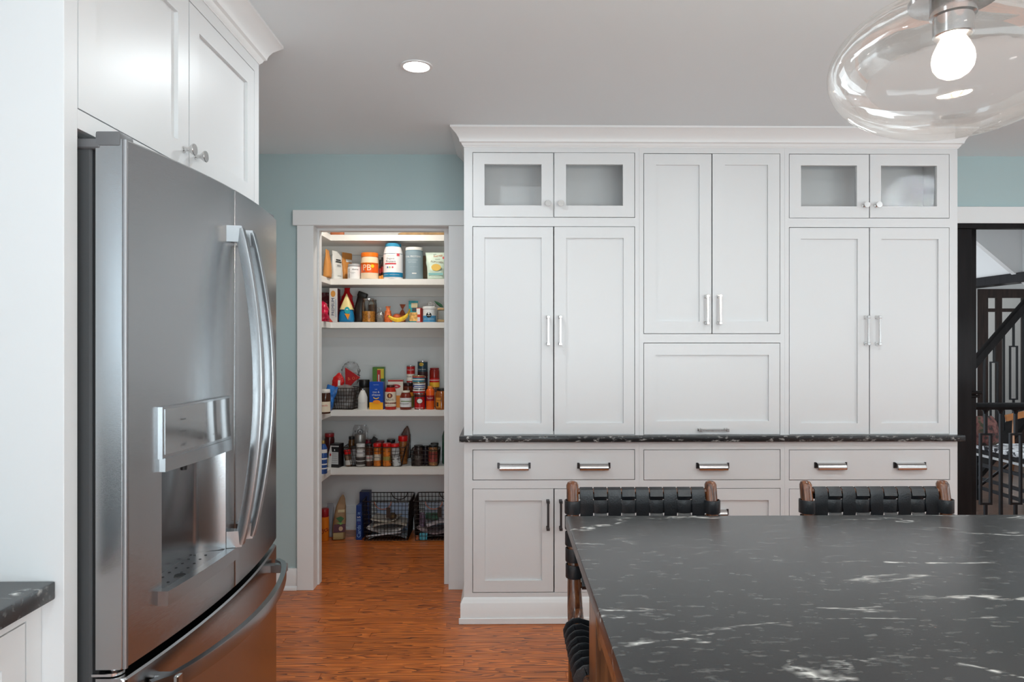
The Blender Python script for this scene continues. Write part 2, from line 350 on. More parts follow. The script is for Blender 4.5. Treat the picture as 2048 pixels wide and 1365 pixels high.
def text(parent, s, m, cx, cz, height=None, width=None, y=0.0, r=None, rot=0.0, depth=0.0004, fn=None, name='lettering'):
    """flat printed lettering facing -Y, centred at (cx, cz); r wraps it round a cylinder of that radius about the Z axis"""
    c = bpy.data.curves.new('t', 'FONT'); c.body = s; c.size = 1; c.align_x = 'CENTER'; c.align_y = 'CENTER'; c.resolution_u = 2; c.extrude = 0
    o = bpy.data.objects.new('t', c); me = bpy.data.meshes.new_from_object(o)
    bpy.data.objects.remove(o); bpy.data.curves.remove(c)
    if not me.vertices: return None
    xs = [v.co.x for v in me.vertices]; ys = [v.co.y for v in me.vertices]
    w_, h_ = max(xs) - min(xs), max(ys) - min(ys); mx, my = (max(xs) + min(xs)) / 2, (max(ys) + min(ys)) / 2
    sx = (width / w_) if width else height / h_; sy = (height / h_) if height else sx
    ca, sa = math.cos(rot), math.sin(rot)
    if r:                                                    # cut into strips so the letters follow the curve
        bmt = bmesh.new(); bmt.from_mesh(me)
        dv = Vector((ca * sx, -sa * sy, 0)) if rot else Vector((1, 0, 0)); stp = r * .16 / (sx if not rot else 1)
        proj = [v.co.dot(dv) for v in bmt.verts]; q = min(proj) + stp * (1 if rot else 1)
        n_ = dv.normalized(); lim = 0
        while q < max(proj) and lim < 60:
            bmesh.ops.bisect_plane(bmt, geom=bmt.verts[:] + bmt.edges[:] + bmt.faces[:], plane_co=n_ * (q / dv.length), plane_no=n_)
            q += stp * (1 if not rot else 1); lim += 1
        bmt.to_mesh(me); bmt.free()
    for v in me.vertices:
        px, pz = (v.co.x - mx) * sx, (v.co.y - my) * sy
        x, z = cx + px * ca - pz * sa, cz + px * sa + pz * ca
        if fn: v.co = fn(x, z)
        elif r:
            t = x / r; v.co = (math.sin(t) * (r + depth), -math.cos(t) * (r + depth), z)
        else: v.co = (x, y - depth, z)
    me.name = name; me.materials.clear(); me.materials.append(M[m] if isinstance(m, str) else m)
    ob = bpy.data.objects.new(name, me); COL.objects.link(ob); ob.parent = parent
    return ob

# ================================================================== THE ROOM
CEIL = 2.42; WALL = 3.81; XL = -1.48; XR = 4.5; YB = -2.9
FACE = 3.345                                 # plane of the built-in cabinet fronts
PBACK = 5.02                                 # pantry back wall
# floor: one slab, with single oak boards laid on it where the photograph lets them be picked apart
fl = struct('floor', MB().box(XL - .1, XR + .1, YB - .1, 5.12, -0.06, -0.004), 'floor', label='glossy orange-brown oak strip floor')
rows = 0; y = 2.50; ROW = 0.057
gap = 0.0006
while y < PBACK - 0.01 and rows < 60:
    y1 = min(y + ROW, PBACK)
    x = -1.50 + rnd.uniform(-0.8, 0)
    while x < 0.75:
        ln = rnd.uniform(0.7, 1.7); x1 = min(x + ln, 0.75); xa = max(x, -1.5)
        if x1 - xa > 0.05:
            b = MB().box(xa + gap, x1 - gap, y + gap, y1 - gap, -0.004, rnd.uniform(-0.0003, 0.0004), bev=0.0005)
            b.build('plank', 'plank', fl, pivot=((xa + x1) / 2, (y + y1) / 2, 0))
        x = x1
    y = y1; rows += 1
struct('hall_floor', MB().box(2.0, 8.2, 3.80, 9.6, -0.05, 0.0), 'hallfloor', label='darker wooden floor of the hall beyond the opening')
bpy.data.objects['hall_floor'].location.z = 0.0006
struct('ceiling', MB().box(XL - .1, 8.2, YB - .1, 9.6, CEIL, CEIL + .1), 'ceiling', label='flat grey-white ceiling')
# walls
DX0 = PX(627, 3.79); DX1 = PX(897, 3.79); DZ = PZ(452, 3.79, -.7)        # pantry doorway
OX0 = 2.50; OX1 = 4.35; OZ = 2.04                                        # opening to the hall
struct('wall_back', MB().plate(XL - .1, 8.2, 0, CEIL, [(DX0 - .012, DX1 + .012, 0, DZ + .012), (OX0, OX1, 0, OZ)], WALL, WALL + .11), 'blue', label='grey-blue painted wall')
struct('wall_left', MB().box(XL - .1, XL, YB, WALL, 0, CEIL), 'wall')
struct('wall_right', MB().box(XR, XR + .1, YB, WALL, 0, CEIL), 'wall')
struct('wall_front', MB().box(XL - .1, XR + .1, YB - .1, YB, 0, CEIL), 'wall')
# window frames added out of view, round the lamps that light the room
def window(n, cx, cy, cz, w_, h_, axis):
    mb = MB(); t = 0.05
    for a, b, c, d in ((-w_ / 2 - t, w_ / 2 + t, h_ / 2, h_ / 2 + t), (-w_ / 2 - t, w_ / 2 + t, -h_ / 2 - t, -h_ / 2), (-w_ / 2 - t, -w_ / 2, -h_ / 2, h_ / 2), (w_ / 2, w_ / 2 + t, -h_ / 2, h_ / 2), (-.015, .015, -h_ / 2, h_ / 2)):
        mb.box(a, b, -.03, .0, c, d)
    if axis == 'Y': mb.xf(Matrix.Translation((cx, cy, cz)) @ Matrix.Rotation(PI, 4, 'Z'))
    elif axis == '-X': mb.xf(Matrix.Translation((cx, cy, cz)) @ Matrix.Rotation(-PI / 2, 4, 'Z'))
    else: mb.xf(Matrix.Translation((cx, cy, cz)) @ Matrix.Rotation(PI / 2, 4, 'Z'))
    struct('window_%d' % n, mb, 'trim')
window(1, 1.2, YB, 1.12, 3.6, 1.9, 'Y'); window(2, XR, 0.7, 1.5, 3.2, 1.5, '-X'); window(3, XL, -0.9, 1.62, 1.3, 0.9, 'X')

# pantry doorway casing and jamb
d1 = bpy.data.objects.new('door_1', None); COL.objects.link(d1); d1['kind'] = 'structure'; d1.location = ((DX0 + DX1) / 2, 3.86, 0); d1['label'] = 'white cased pantry doorway'
zc0 = PZ(452, 3.79); zc1 = PZ(421, 3.78)
MB().box(PX(594, 3.79), DX0, 3.788, WALL, 0, zc0, .0015).build('casing', 'trim', d1, world=True)
MB().box(DX1, PX(935, 3.79), 3.788, WALL, 0, zc0, .0015).build('casing', 'trim', d1, world=True)
MB().box(PX(585, 3.78), PX(935, 3.79), 3.780, WALL, zc0, zc1, .002).build('head_casing', 'trim', d1, world=True)
JB = 3.93
MB().box(DX0 - .016, DX0 - .001, WALL - .018, JB, 0, DZ).build('jamb', 'trim', d1, world=True)
MB().box(DX1 + .001, DX1 + .016, WALL - .018, JB, 0, DZ).build('jamb', 'trim', d1, world=True)
MB().box(DX0 - .016, DX1 + .016, WALL - .018, JB, DZ, DZ + .014).build('head_jamb', 'trim', d1, world=True)
sx0 = PX(643, 3.925); sx1 = PX(889, 3.90)
MB().box(DX0 - .001, sx0, 3.875, 3.93, 0, DZ - .012, .001).build('door_stop', 'trim', d1, world=True)
MB().box(sx1, DX1 + .001, 3.875, 3.93, 0, DZ - .012, .001).build('door_stop', 'trim', d1, world=True)
MB().box(DX0 - .001, DX1 + .001, 3.875, 3.93, DZ - .014, DZ, .001).build('door_stop', 'trim', d1, world=True)
# baseboards
def baseboard(name, x0, x1, y1, h=0.118, m='trim'):
    prof = [(0, 0), (-.024, 0), (-.024, .010), (-.020, .018), (-.014, .022), (-.014, h - .006), (-.010, h), (0, h)]
    return struct(name, MB().prism(prof, lambda p, q, t: (t, y1 + p, q), x0, x1), m)
baseboard('baseboard_back', XL, PX(594, 3.79) - .0005, WALL - .0005)
# pantry shell
struct('wall_pantry_left', MB().box(-1.62, -1.50, 3.92, PBACK, 0, CEIL), 'shiplap')
struct('wall_pantry_right', MB().box(0.40, 0.52, 3.92, PBACK, 0, CEIL), 'shiplap')
wp = struct('wall_pantry_back', MB().box(-1.62, 0.52, PBACK, PBACK + .11, 0, CEIL), 'shiplap', label='pale grey pantry wall')
baseboard('baseboard_pantry', -1.50, 0.40, PBACK - .0005, .115)
struct('trim_9', MB().box(-1.499, .399, PBACK - .011, PBACK - .0005, .1155, .170, .001), 'shiplap')

# ------------------------------------------------------------------ crown mouldings
def crown_profile(p, h):      # (outward, down from ceiling)
    return [(0, 0), (p, 0), (p, h * .10), (p - .004, h * .13), (p * .80, h * .22), (p * .56, h * .38), (p * .40, h * .56), (p * .33, h * .70), (p * .33, h * .75), (p * .20, h * .80), (p * .14, h * .90), (.003, h * .97), (.003, h), (0, h)]
CX0 = PX(928, FACE); CX1 = PX(1915, FACE)
def crown_loop(mb, path, prof):
    """path: list of (x, y, nx, ny) corners, n = outward mitre direction"""
    rings = []
    for x, y_, nx, ny in path:
        rings.append([mb.bm.verts.new((x + nx * p, y_ + ny * p, CEIL - .0003 - h)) for p, h in prof])
    n = len(prof)
    for a, b in zip(rings, rings[1:]):
        for i in range(n): mb.bm.faces.new((a[i], a[(i + 1) % n], b[(i + 1) % n], b[i]))
    mb.bm.faces.new(rings[0]); mb.bm.faces.new(rings[-1][::-1])
    return mb
CP, CH = .064, .090
struct('trim_1', crown_loop(MB(), [(CX0, WALL - .001, -1, 0), (CX0, FACE, -1, -1), (CX1, FACE, 1, -1), (CX1, WALL - .001, 1, 0)], crown_profile(CP, CH)), 'trim', label='white crown moulding over the built-in cabinets')
XC = -0.84                                                   # face plane of the fridge surround
YL0, YL1 = 1.315, 2.355
struct('trim_2', crown_loop(MB(), [(XC, -0.8, 1, 0), (XC, YL1, 1, 1), (XL, YL1, 0, 1)], crown_profile(CP, CH)), 'trim', label='white crown moulding over the fridge surround')

# ------------------------------------------------------------------ cabinet hardware (built facing -Y, local origin on the door face)
def place_front(x, z): return Matrix.Translation((x, FACE, z))
def place_left(yy, z, xf=XC): return Matrix.Translation((xf, yy, z)) @ Matrix.Rotation(PI / 2, 4, 'Z')
def knob(parent, Mx, s=1.0):
    mb = MB().lathe([(.0085, 0), (.0085, .0025), (.0055, .004), (.005, .010), (.0058, .014), (.0125 * s, .022), (.0152 * s, .0265), (.0155 * s, .029), (.0145 * s, .0305)], 24)
    mb.xf(Matrix.Rotation(PI / 2, 4, 'X')); mb.xf(Mx)
    return mb.build('knob', 'nickel', parent, world=True)
def bar_pull(parent, Mx, ln=0.146, vertical=True, m='nickel'):
    mb = MB(); h = ln / 2
    for e in (-1, 1):
        mb.box(-.0075, .0075, -.004, 0, e * (h - .008) - .008, e * (h - .008) + .008, .001)
        mb.box(-.005, .005, -.030, -.003, e * (h - .008) - .005, e * (h - .008) + .005, .001)
        mb.box(-.0078, .0078, -.037, -.026, e * (h - .007) - .007, e * (h - .007) + .007, .0015)
    mb.box(-.0055, .0055, -.035, -.029, -h + .012, h - .012, .0012)
    if not vertical: mb.xf(Matrix.Rotation(PI / 2, 4, 'Y'))
    mb.xf(Mx)
    return mb.build('handle', m, parent, world=True)
def cup_pull(parent, Mx):
    wd = .071; mb = MB(); out = []; inn = []
    for i in range(9):
        t = i / 8 * PI * .55
        out.append((-.026 * math.sin(t), .012 - .024 * (1 - math.cos(t)))); inn.append((-.023 * math.sin(t), .009 - .021 * (1 - math.cos(t))))
    out.append((out[-1][0] + .002, out[-1][1] - .004)); inn.append((inn[-1][0] + .002, inn[-1][1] - .001))
    mb.prism(out + inn[::-1], lambda p, q, t: (t, p, q), -wd, wd)
    for e in (-1, 1):
        mb.prism([(0, .012)] + out[1:] + [(0, -.013)], lambda p, q, t: (t, p, q), e * wd, e * (wd - .003))
    mb.xf(Mx); h = mb.build('cup_pull', 'nickel', parent, world=True)
    return h
def cup_ears(parent, Mx):
    for e in (-1, 1):
        mb = MB().box(e * .0712, e * .0815, -.004, 0, -.015, .014, .001)
        mb.box(e * .0765 - .002, e * .0765 + .002, -.0055, -.003, -.002, .002, .001)
        mb.xf(Mx); mb.build('mounting_ear', 'pewter', parent, world=True)

def map_front(u, w_, z): return (u, FACE - w_, z)
def shaker(parent, u0, u1, z0, z1, mp, st=(None, None, None, None), glass=False, slab=False, th=.020):
    """inset door: rails and stiles with a recessed panel; st = inner rectangle (u0,u1,z0,z1); mp maps (u, outward, z)"""
    mb = MB()
    g = .0028
    if z0 < ZC1 + .0015 and z1 > ZC1 + .1 and mp is map_front: z0 = ZC1 + .0015
    U0, U1, Z0, Z1 = u0 + g, u1 - g, z0 + g, z1 - g
    if slab:
        mb.box(U0, U1, 0, -th, Z0, Z1, .0012)
        apply_map(mb, mp); return mb.build('drawer_front', 'paint', parent, world=True)
    a, b, c, d = st
    mb.plate(U0, U1, Z0, Z1, [(a, b, c, d)], 0, -th)
    apply_map(mb, mp); door = mb.build('door', 'paint', parent, world=True)
    pn = MB()
    if glass: pn.box(a - .005, b + .005, -.011, -.013, c - .005, d + .005)
    else: pn.box(a - .004, b + .004, -.0100, -.0160, c - .004, d + .004)
    apply_map(pn, mp); pn.build('glass_pane' if glass else 'panel', 'glass' if glass else 'paint', door, world=True)
    return door
def apply_map(mb, mp):
    for v in mb.bm.verts: v.co = mp(v.co.x, v.co.y, v.co.z)

# ------------------------------------------------------------------ built-in wall of cabinets
def fx(px): return PX(px, FACE)
def fz(py, px=1420): return PZ(py, FACE, fx(px))
def rect(a, b, t, bt):
    c = (a + b) / 2
    return (fx(a), fx(b), fz(bt, c), fz(t, c))
ZC1 = 0.9165; ZC0 = 0.8870                                  # worktop
def clampz(r_): return (r_[0], r_[1], max(r_[2], ZC1 + .0015), r_[3])
seams = [CX0, fx(1278.5), fx(1569.5), CX1]
upper_names = ['tall white hutch cabinet left of the appliance garage, nearest the pantry', 'white cabinet column with tall middle doors above a lift-up door', 'tall white hutch cabinet at the right end beside the dark hall post']
base_names = ['white base cabinet at the left end, beside the pantry doorway', 'white drawer base cabinet in the middle below the lift-up door', 'white base cabinet at the right end beside the dark hall post']
up_holes = [[(945, 1270, 305, 435.5), (945, 1270, 453, 870.5)], [(1287, 1560.5, 307, 668.5), (1287, 1560.5, 686, 871)], [(1578, 1899, 308, 437), (1578, 1899, 455, 871)]]
DEPTH = WALL - .002
for i in range(3):
    x0, x1 = seams[i], seams[i + 1]
    cab = thing('hutch_cabinet', upper_names[i], 'cabinet', ((x0 + x1) / 2, (FACE + WALL) / 2, ZC1))
    H = [clampz(rect(a, b, t, bt)) for a, b, t, bt in up_holes[i]]
    MB().plate(x0 + .0002, x1 - .0002, ZC1 + .0006, CEIL - .0006, H, FACE, FACE + .02).build('face_frame', 'paint', cab, world=True)
    mb = MB(); t = .018
    mb.box(x0 + .0002, x0 + t, FACE + .02, DEPTH, ZC1 + .0006, CEIL - .001); mb.box(x1 - t, x1 - .0002, FACE + .02, DEPTH, ZC1 + .0006, CEIL - .001)
    mb.box(x0 + t, x1 - t, DEPTH - .012, DEPTH, ZC1 + .0006, CEIL - .001)
    for zz in (ZC1 + .0006, H[0][2] - t - .004, H[0][3] + .004):
        mb.box(x0 + t, x1 - t, FACE + .02, DEPTH - .012, zz, zz + t)
    if i in (0, 2): mb.box(x0 + t, x1 - t, FACE + .245, FACE + .257, H[0][2] - .003, H[0][3] + .003)
    mb.build('carcass', 'inside', cab, world=True)
    if i in (0, 2):
        mid = 1107.5 if i == 0 else 1739
        c0 = 945 if i == 0 else 1578; c1 = 1270 if i == 0 else 1899
        if i == 0: gl = [(969, 1083, 328.5, 411), (1132, 1246, 329, 411.5)]; pl = [(969, 1083, 475.5, 847), (1132, 1247, 476.5, 847)]
        else: gl = [(1602, 1714, 331, 413), (1762, 1874, 331.5, 413)]; pl = [(1601.5, 1715.5, 478, 847), (1763, 1877, 478.5, 847)]
        for j, (a, b) in enumerate(((c0, mid), (mid, c1))):
            ro = rect(a, b, *((305, 435.5) if i == 0 else (308, 437)))
            dd = shaker(cab, *ro[:2], *ro[2:], map_front, rect(*gl[j]), glass=True)
            kx = (1095.5, 1121)[j] if i == 0 else (1728, 1752.5)[j]
            knob(dd, place_front(fx(kx), fz(409 if i == 0 else 411.5, kx)))
            ro = rect(a, b, *((453, 870.5) if i == 0 else (455, 871)))
            dd = shaker(cab, *ro[:2], *ro[2:], map_front, rect(*pl[j]))
            hx = (1096, 1120)[j] if i == 0 else (1730.5, 1753)[j]
            bar_pull(dd, place_front(fx(hx), fz(661.5, hx)))
    else:
        for a, b, pr, hx in ((1287, 1424, (1312, 1399, 330, 643.5), 1412), (1424, 1560.5, (1450, 1536, 330, 643.5), 1437)):
            ro = rect(a, b, 307, 668.5)
            dd = shaker(cab, *ro[:2], *ro[2:], map_front, rect(*pr))
            bar_pull(dd, place_front(fx(hx), fz(620, hx)))
        ro = rect(1287, 1560.5, 686, 871); dd = shaker(cab, *ro[:2], *ro[2:], map_front, rect(1311.5, 1537.5, 710.5, 843))
        bar_pull(dd, place_front(fx(1424.5), fz(859.5)), vertical=False)
    # base cabinet under the worktop
    cab = thing('base_cabinet', base_names[i], 'cabinet', ((x0 + x1) / 2, (FACE + WALL) / 2, 0))
    a, b = [(945, 1270), (1287, 1561), (1578, 1900)][i]
    dr = rect(a, b, 899.5, 961)
    if i == 1: holes = [dr, rect(a, b, 977, 1074), rect(a, b, 1090, 1186)]
    else: holes = [dr, rect(a, b, 977.5, 1186)]
    MB().plate(x0 + .0002, x1 - .0002, 0.06, ZC0 - .0006, holes, FACE, FACE + .02).build('face_frame', 'paint', cab, world=True)
    mb = MB()
    mb.box(x0 + .0002, x0 + t, FACE + .02, DEPTH, 0.001, ZC0 - .0006); mb.box(x1 - t, x1 - .0002, FACE + .02, DEPTH, 0.001, ZC0 - .0006)
    mb.box(x0 + t, x1 - t, DEPTH - .012, DEPTH, 0.001, ZC0 - .0006); mb.box(x0 + t, x1 - t, FACE + .02, DEPTH - .012, 0.11, 0.128)
    mb.box(x0 + t, x1 - t, FACE + .02, DEPTH - .012, dr[2] - .020, dr[2] - .002)
    mb.build('carcass', 'inside', cab, world=True)
    dd = shaker(cab, *dr[:2], *dr[2:], map_front, slab=True)
    for hx in {0: (1028, 1187.5), 1: (1425,), 2: (1661, 1819)}[i]:
        m_ = place_front(fx(hx), fz(931.5 if i < 2 else 930.5, hx)); cup_pull(dd, m_); cup_ears(dd, m_)
    if i == 1:
        for (t_, b_, hy) in ((977, 1074, 1025), (1090, 1186, 1138)):
            ro = rect(a, b, t_, b_); inn = rect(1311.5, 1537.5, t_ + 24.5, b_ - 24.5)
            dd = shaker(cab, *ro[:2], *ro[2:], map_front, inn); dd.name = 'drawer_front'
            m_ = Matrix.Translation((fx(1425), FACE + .0085, fz(hy))); cup_pull(dd, m_); cup_ears(dd, m_)
    else:
        mid = 1108 if i == 0 else 1739
        pr = [(970, 1084, 1002, 1162), (1132, 1247, 1002, 1162)] if i == 0 else [(1602, 1715, 1002, 1162), (1763, 1876, 1002, 1162)]
        for j, (u, v) in enumerate(((a, mid), (mid, b))):
            ro = rect(u, v, 977.5, 1186); dd = shaker(cab, *ro[:2], *ro[2:], map_front, rect(*pr[j]))
            hx = (1095.5, 1121)[j] if i == 0 else (1727, 1751)[j]
            bar_pull(dd, place_front(fx(hx), fz(1029, hx)), m='pewter')
wt = MB().box(CX0 - .022, CX1 + .022, FACE - .028, WALL - .001, ZC0, ZC1, .003, 2).build('worktop', 'granite_edge')
tag(wt, 'narrow dark speckled stone worktop running between the upper and lower built-in cabinets', 'countertop')
# plinth moulding of the built-in
pp = [(0, 0), (.017, 0), (.017, .098), (.013, .104), (.010, .112), (.004, .122), (0, .124)]
mb = MB(); rings = []
for x, y_, nx, ny in ((CX0, WALL - .03, -1, 0), (CX0, FACE, -1, -1), (CX1, FACE, 1, -1), (CX1, WALL - .001, 1, 0)):
    rings.append([mb.bm.verts.new((x + nx * p, y_ + ny * p, h + .0004)) for p, h in pp])
for a, b in zip(rings, rings[1:]):
    for k in range(len(pp)): mb.bm.faces.new((a[k], a[(k + 1) % len(pp)], b[(k + 1) % len(pp)], b[k]))
mb.bm.faces.new(rings[0]); mb.bm.faces.new(rings[-1][::-1])
struct('trim_3', mb, 'trim', label='white plinth moulding round the foot of the built-in cabinets')
mb = MB(); mb.box(CX0 - .024, CX1 + .024, FACE - .024, FACE - .0175, 0.0004, 0.030, .002); struct('trim_4', mb, 'trim', label='white shoe moulding at the foot of the built-in cabinets')
# two small metal pieces behind the right-hand glass doors
for px, lab in ((1636, 'small grey metal bin pull lying behind the left glass door of the right hutch'), (1802, 'small dark metal bin pull lying behind the right glass door of the right hutch')):
    X = PX(px, 3.54); z = rect(1578, 1899, 308, 437)[2] - .004
    t_ = thing('metal_pull', lab, 'pull', (X, 3.54, z + .0008))
    MB().box(-.038, .038, -.012, .012, 0, .022, .003).build('hood', 'nickel', t_)
    [MB().box(a_, a_ + .006, -.006, .006, .0, .026, .001).build('mounting_ear', 'pewter', t_) for a_ in (-.045, .039)]

# ------------------------------------------------------------------ fridge surround on the left
def map_left(u, w_, z): return (XC + w_, u, z)
sur = thing('fridge_surround', 'tall white cabinet surround with two doors above the fridge', 'cabinet', (XC, (YL0 + YL1) / 2, 0))
MB().box(XL + .001, XC, YL0, YL0 + .042, .0006, CEIL - .0006, .001).build('side_panel', 'paint', sur, world=True)
MB().box(XL + .001, XC, YL1 - .042, YL1, .0006, CEIL - .0006, .001).build('side_panel', 'paint', sur, world=True)
ua, ub = YL0 + .042, YL1 - .042; zt = 2.292; zl = 1.838; um = (ua + ub) / 2
mb = MB().plate(ua, ub, 1.800, CEIL - .0006, [(ua + .0002, ub - .0002, zl, zt)], 0, -.02); apply_map(mb, map_left)
mb.build('face_frame', 'paint', sur, world=True)
MB().box(XL + .001, XC - .02, ua, ub, 1.800, 1.818).box(XL + .001, XL + .012, ua, ub, 1.818, CEIL - .001).box(XL + .012, XC - .02, ua, ub, zt + .01, zt + .03).build('carcass', 'inside', sur, world=True)
for j, (a, b) in enumerate(((ua, um), (um, ub))):
    dd = shaker(sur, a, b, zl, zt, map_left, (a + .062, b - .062, zl + .062, zt - .062))
    ky = um - .032 if j == 0 else um + .036
    knob(dd, place_left(ky, zl + .045), 1.0)
# left run of base cabinets with worktop
bx = -0.882
def map_left2(u, w_, z): return (bx + w_, u, z)
lb = thing('base_cabinet', 'white base cabinet in the left foreground, below the dark worktop next to the fridge surround', 'cabinet', (bx, 0.9, 0))
MB().box(XL + .001, bx - .02, 0.02, YL0 - .001, .10, ZC0 - .0006).box(XL + .001, bx - .07, 0.02, YL0 - .001, .0006, .10).build('carcass', 'inside', lb, world=True)
mb = MB().plate(0.02, YL0 - .001, .10, ZC0 - .0006, [(.70, 1.273, .13, .862), (.06, .66, .13, .862)], 0, -.02); apply_map(mb, map_left2); mb.build('face_frame', 'paint', lb, world=True)
for a, b in ((.70, 1.273), (.06, .66)):
    dd = shaker(lb, a, b, .13, .862, map_left2, (a + .062, b - .062, .192, .80)); knob(dd, Matrix.Translation((bx, a + .035, .80)) @ Matrix.Rotation(PI / 2, 4, 'Z'))
wt2 = MB().box(XL + .001, -.855, -0.8, YL0 - .001, ZC0, .9215, .004, 2).build('worktop', 'granite')
tag(wt2, 'dark stone worktop corner in the left foreground beside the fridge surround', 'countertop')
lb2 = thing('base_cabinet', 'white base cabinet behind the viewer on the left run', 'cabinet', (bx, -.4, 0))
MB().box(XL + .001, bx, -.8, .018, .10, ZC0 - .0006).box(XL + .001, bx - .07, -.8, .018, .0006, .10).build('carcass', 'paint', lb2, world=True)

# ------------------------------------------------------------------ fridge
FY0, FYC, FY1 = 1.374, 1.829, 2.284
def surf(yy): return -.716 - .193 * (yy - FYC) ** 2
XB = -.815
fr = thing('refrigerator', 'large stainless steel french door fridge with water dispenser, in the white surround', 'fridge', (-1.1, FYC, 0))
MB().box(-1.45, -.826, FY0 + .004, FY1 - .004, .02, 1.772, .004).build('case', 'fridge_case', fr, world=True)
MB().box(-1.40, -.88, FY0 + .03, FY1 - .03, .0006, .02).build('foot_rail', 'rubber', fr, world=True)
MB().box(-.827, -.8145, FY0 + .012, FY1 - .012, .05, 1.765).build('gasket', 'rubber', fr, world=True)
def profile(y0, y1, ra, rb, extra=(), n=14):
    pts = [(XB, y0)]
    xs = surf(y0 + ra) - ra
    for i in range(7): t = i / 6 * PI / 2; pts.append((surf(y0 + ra) - ra + ra * math.sin(t), y0 + ra - ra * math.cos(t)))
    ys = sorted(set([y0 + ra + (y1 - y0 - ra - rb) * i / n for i in range(1, n)] + list(extra)))
    for q in ys: pts.append((surf(q), q))
    for i in range(7): t = i / 6 * PI / 2; pts.append((surf(y1 - rb) - rb + rb * math.cos(t), y1 - rb + rb * math.sin(t)))
    pts.append((XB, y1)); return pts
def panel_solid(y0, y1, z0, z1, ra, rb, hole=None, ztop_round=0.0):
    mb = MB(); pts = profile(y0, y1, ra, rb, extra=(hole[:2] if hole else ()))
    zs = [z0, z0 + .004, z1 - .004, z1]
    if hole: zs = [z0, z0 + .004, hole[2], hole[3], z1 - .004, z1]
    V = []
    for iz, z in enumerate(zs):
        ins = .004 if iz in (0, len(zs) - 1) else 0
        V.append([mb.bm.verts.new((x - (ins if x > XB + .01 else 0), q, z)) for x, q in pts])
    n = len(pts)
    for a in range(len(zs) - 1):
        for i in range(n - 1):
            if hole and zs[a] == hole[2] and pts[i][1] >= hole[0] - 1e-6 and pts[i + 1][1] <= hole[1] + 1e-6: continue
            mb.bm.faces.new((V[a][i], V[a][i + 1], V[a + 1][i + 1], V[a + 1][i]))
        mb.bm.faces.new((V[a][n - 1], V[a][0], V[a + 1][0], V[a + 1][n - 1]))
    mb.bm.faces.new(V[0]); mb.bm.faces.new(V[-1][::-1])
    return mb
ZD0, ZD1 = .722, 1.785
DY0, DY1 = 1.485, 1.770
HZ0, HZ1 = .838, 1.118
ld = panel_solid(FY0, FYC - .0015, ZD0, ZD1, .011, .005, hole=(DY0, DY1, HZ0, HZ1)).build('door', 'steel', fr, world=True, smooth=30)
rd = panel_solid(FYC + .0015, FY1, ZD0, ZD1, .005, .011).build('door', 'steel', fr, world=True, smooth=30)
fz_ = panel_solid(FY0, FY1, .055, .704, .011, .011).build('freezer_drawer', 'steel', fr, world=True, smooth=30)
# bright corner strips on the fridge doors
for yy, sgn in ((FY0, 1),):
    x_ = surf(yy + .011)
    mb = MB(); mb.tube([(x_ - .004, yy + .0035, ZD0 + .002), (x_ - .004, yy + .0035, ZD1 - .002)], .0052, 10); mb.build('corner_trim', 'corner_steel', ld, world=True)
# door handles: bowed square bars on end posts
def bow_handle(parent, yc, ys, z0, z1, bow=.052):
    mb = MB(); pts = []
    for i in range(25):
        t = i / 24; z = z0 + (z1 - z0) * t
        pts.append((surf(yc) + .026 + bow * math.sin(PI * t) ** .85, yc + ys * .006 * math.sin(PI * t), z))
    mb.tube(pts, 0, flat=(.0095, .012), up=(1, 0, 0))
    for z in (z0, z1):
        e = -1 if z == z0 else 1
        mb.prism([(-.019, -.006), (-.019, -.002), (.019, -.002), (.019, -.006), (.008, .036), (-.008, .036)], lambda p, q, t: (surf(yc) + q, yc + p, t), z - .034 if e > 0 else z - .008, z + .008 if e > 0 else z + .034)
    return mb.build('handle', 'handle_steel', parent, world=True)
bow_handle(ld, 1.792, -1, .852, 1.672); bow_handle(rd, 1.868, 1, .852, 1.672)
# freezer handle: a flat bar curving with the drawer
mb = MB(); pts = []
for i in range(31):
    t = i / 30; yy = 1.43 + (2.228 - 1.43) * t
    pts.append((surf(yy) + .012 + .060 * math.sin(PI * t) ** .45, yy, .655))
mb.tube(pts, 0, flat=(.008, .017), up=(0, 0, 1))
for yy in (1.47, 2.19): mb.box(surf(yy) - .004, surf(yy) + .050, yy - .012, yy + .012, .641, .668, .003)
mb.build('handle', 'handle_steel', fz_, world=True)
# water dispenser
def curved_plate(y0, y1, z0, z1, out0, out1, n=10, rnd_=0):
    mb = MB(); A = []
    for i in range(n + 1):
        q = y0 + (y1 - y0) * i / n
        A.append([mb.bm.verts.new((surf(q) + o, q, z)) for o, z in ((out0, z0), (out1, z0), (out1, z1), (out0, z1))])
    for a, b in zip(A, A[1:]):
        for k in range(4): mb.bm.faces.new((a[k], a[(k + 1) % 4], b[(k + 1) % 4], b[k]))
    mb.bm.faces.new(A[0]); mb.bm.faces.new(A[-1][::-1]); return mb
curved_plate(DY0 - .013, DY1 + .012, 1.126, 1.238, -.001, .010).build('dispenser_frame', 'handle_steel', ld, world=True)
curved_plate(DY0 - .006, DY1 + .006, 1.135, 1.233, .0099, .0115).build('display_panel', 'display', ld, world=True)
curved_plate(DY0 - .008, DY1 + .008, 1.098, 1.127, -.001, .013).build('dispenser_hood', 'handle_steel', ld, world=True)
curved_plate(DY0 - .013, DY1 + .012, .812, .843, -.001, .022).build('drip_lip', 'handle_steel', ld, world=True)
mb = MB(); prev = None                                        # recess: curved back with side cheeks
n = 12
cols = []
for i in range(n + 1):
    t = i / n; q = DY0 + (DY1 - DY0) * t
    dep = .062 * (math.sin(PI * min(1, max(0, t * .92 + .04)))) ** .35
    cols.append([mb.bm.verts.new((min(surf(q) - .0005, -.73) - dep if 0 < i < n else surf(q), q, z)) for z in (HZ0 - .002, HZ1 + .002)])
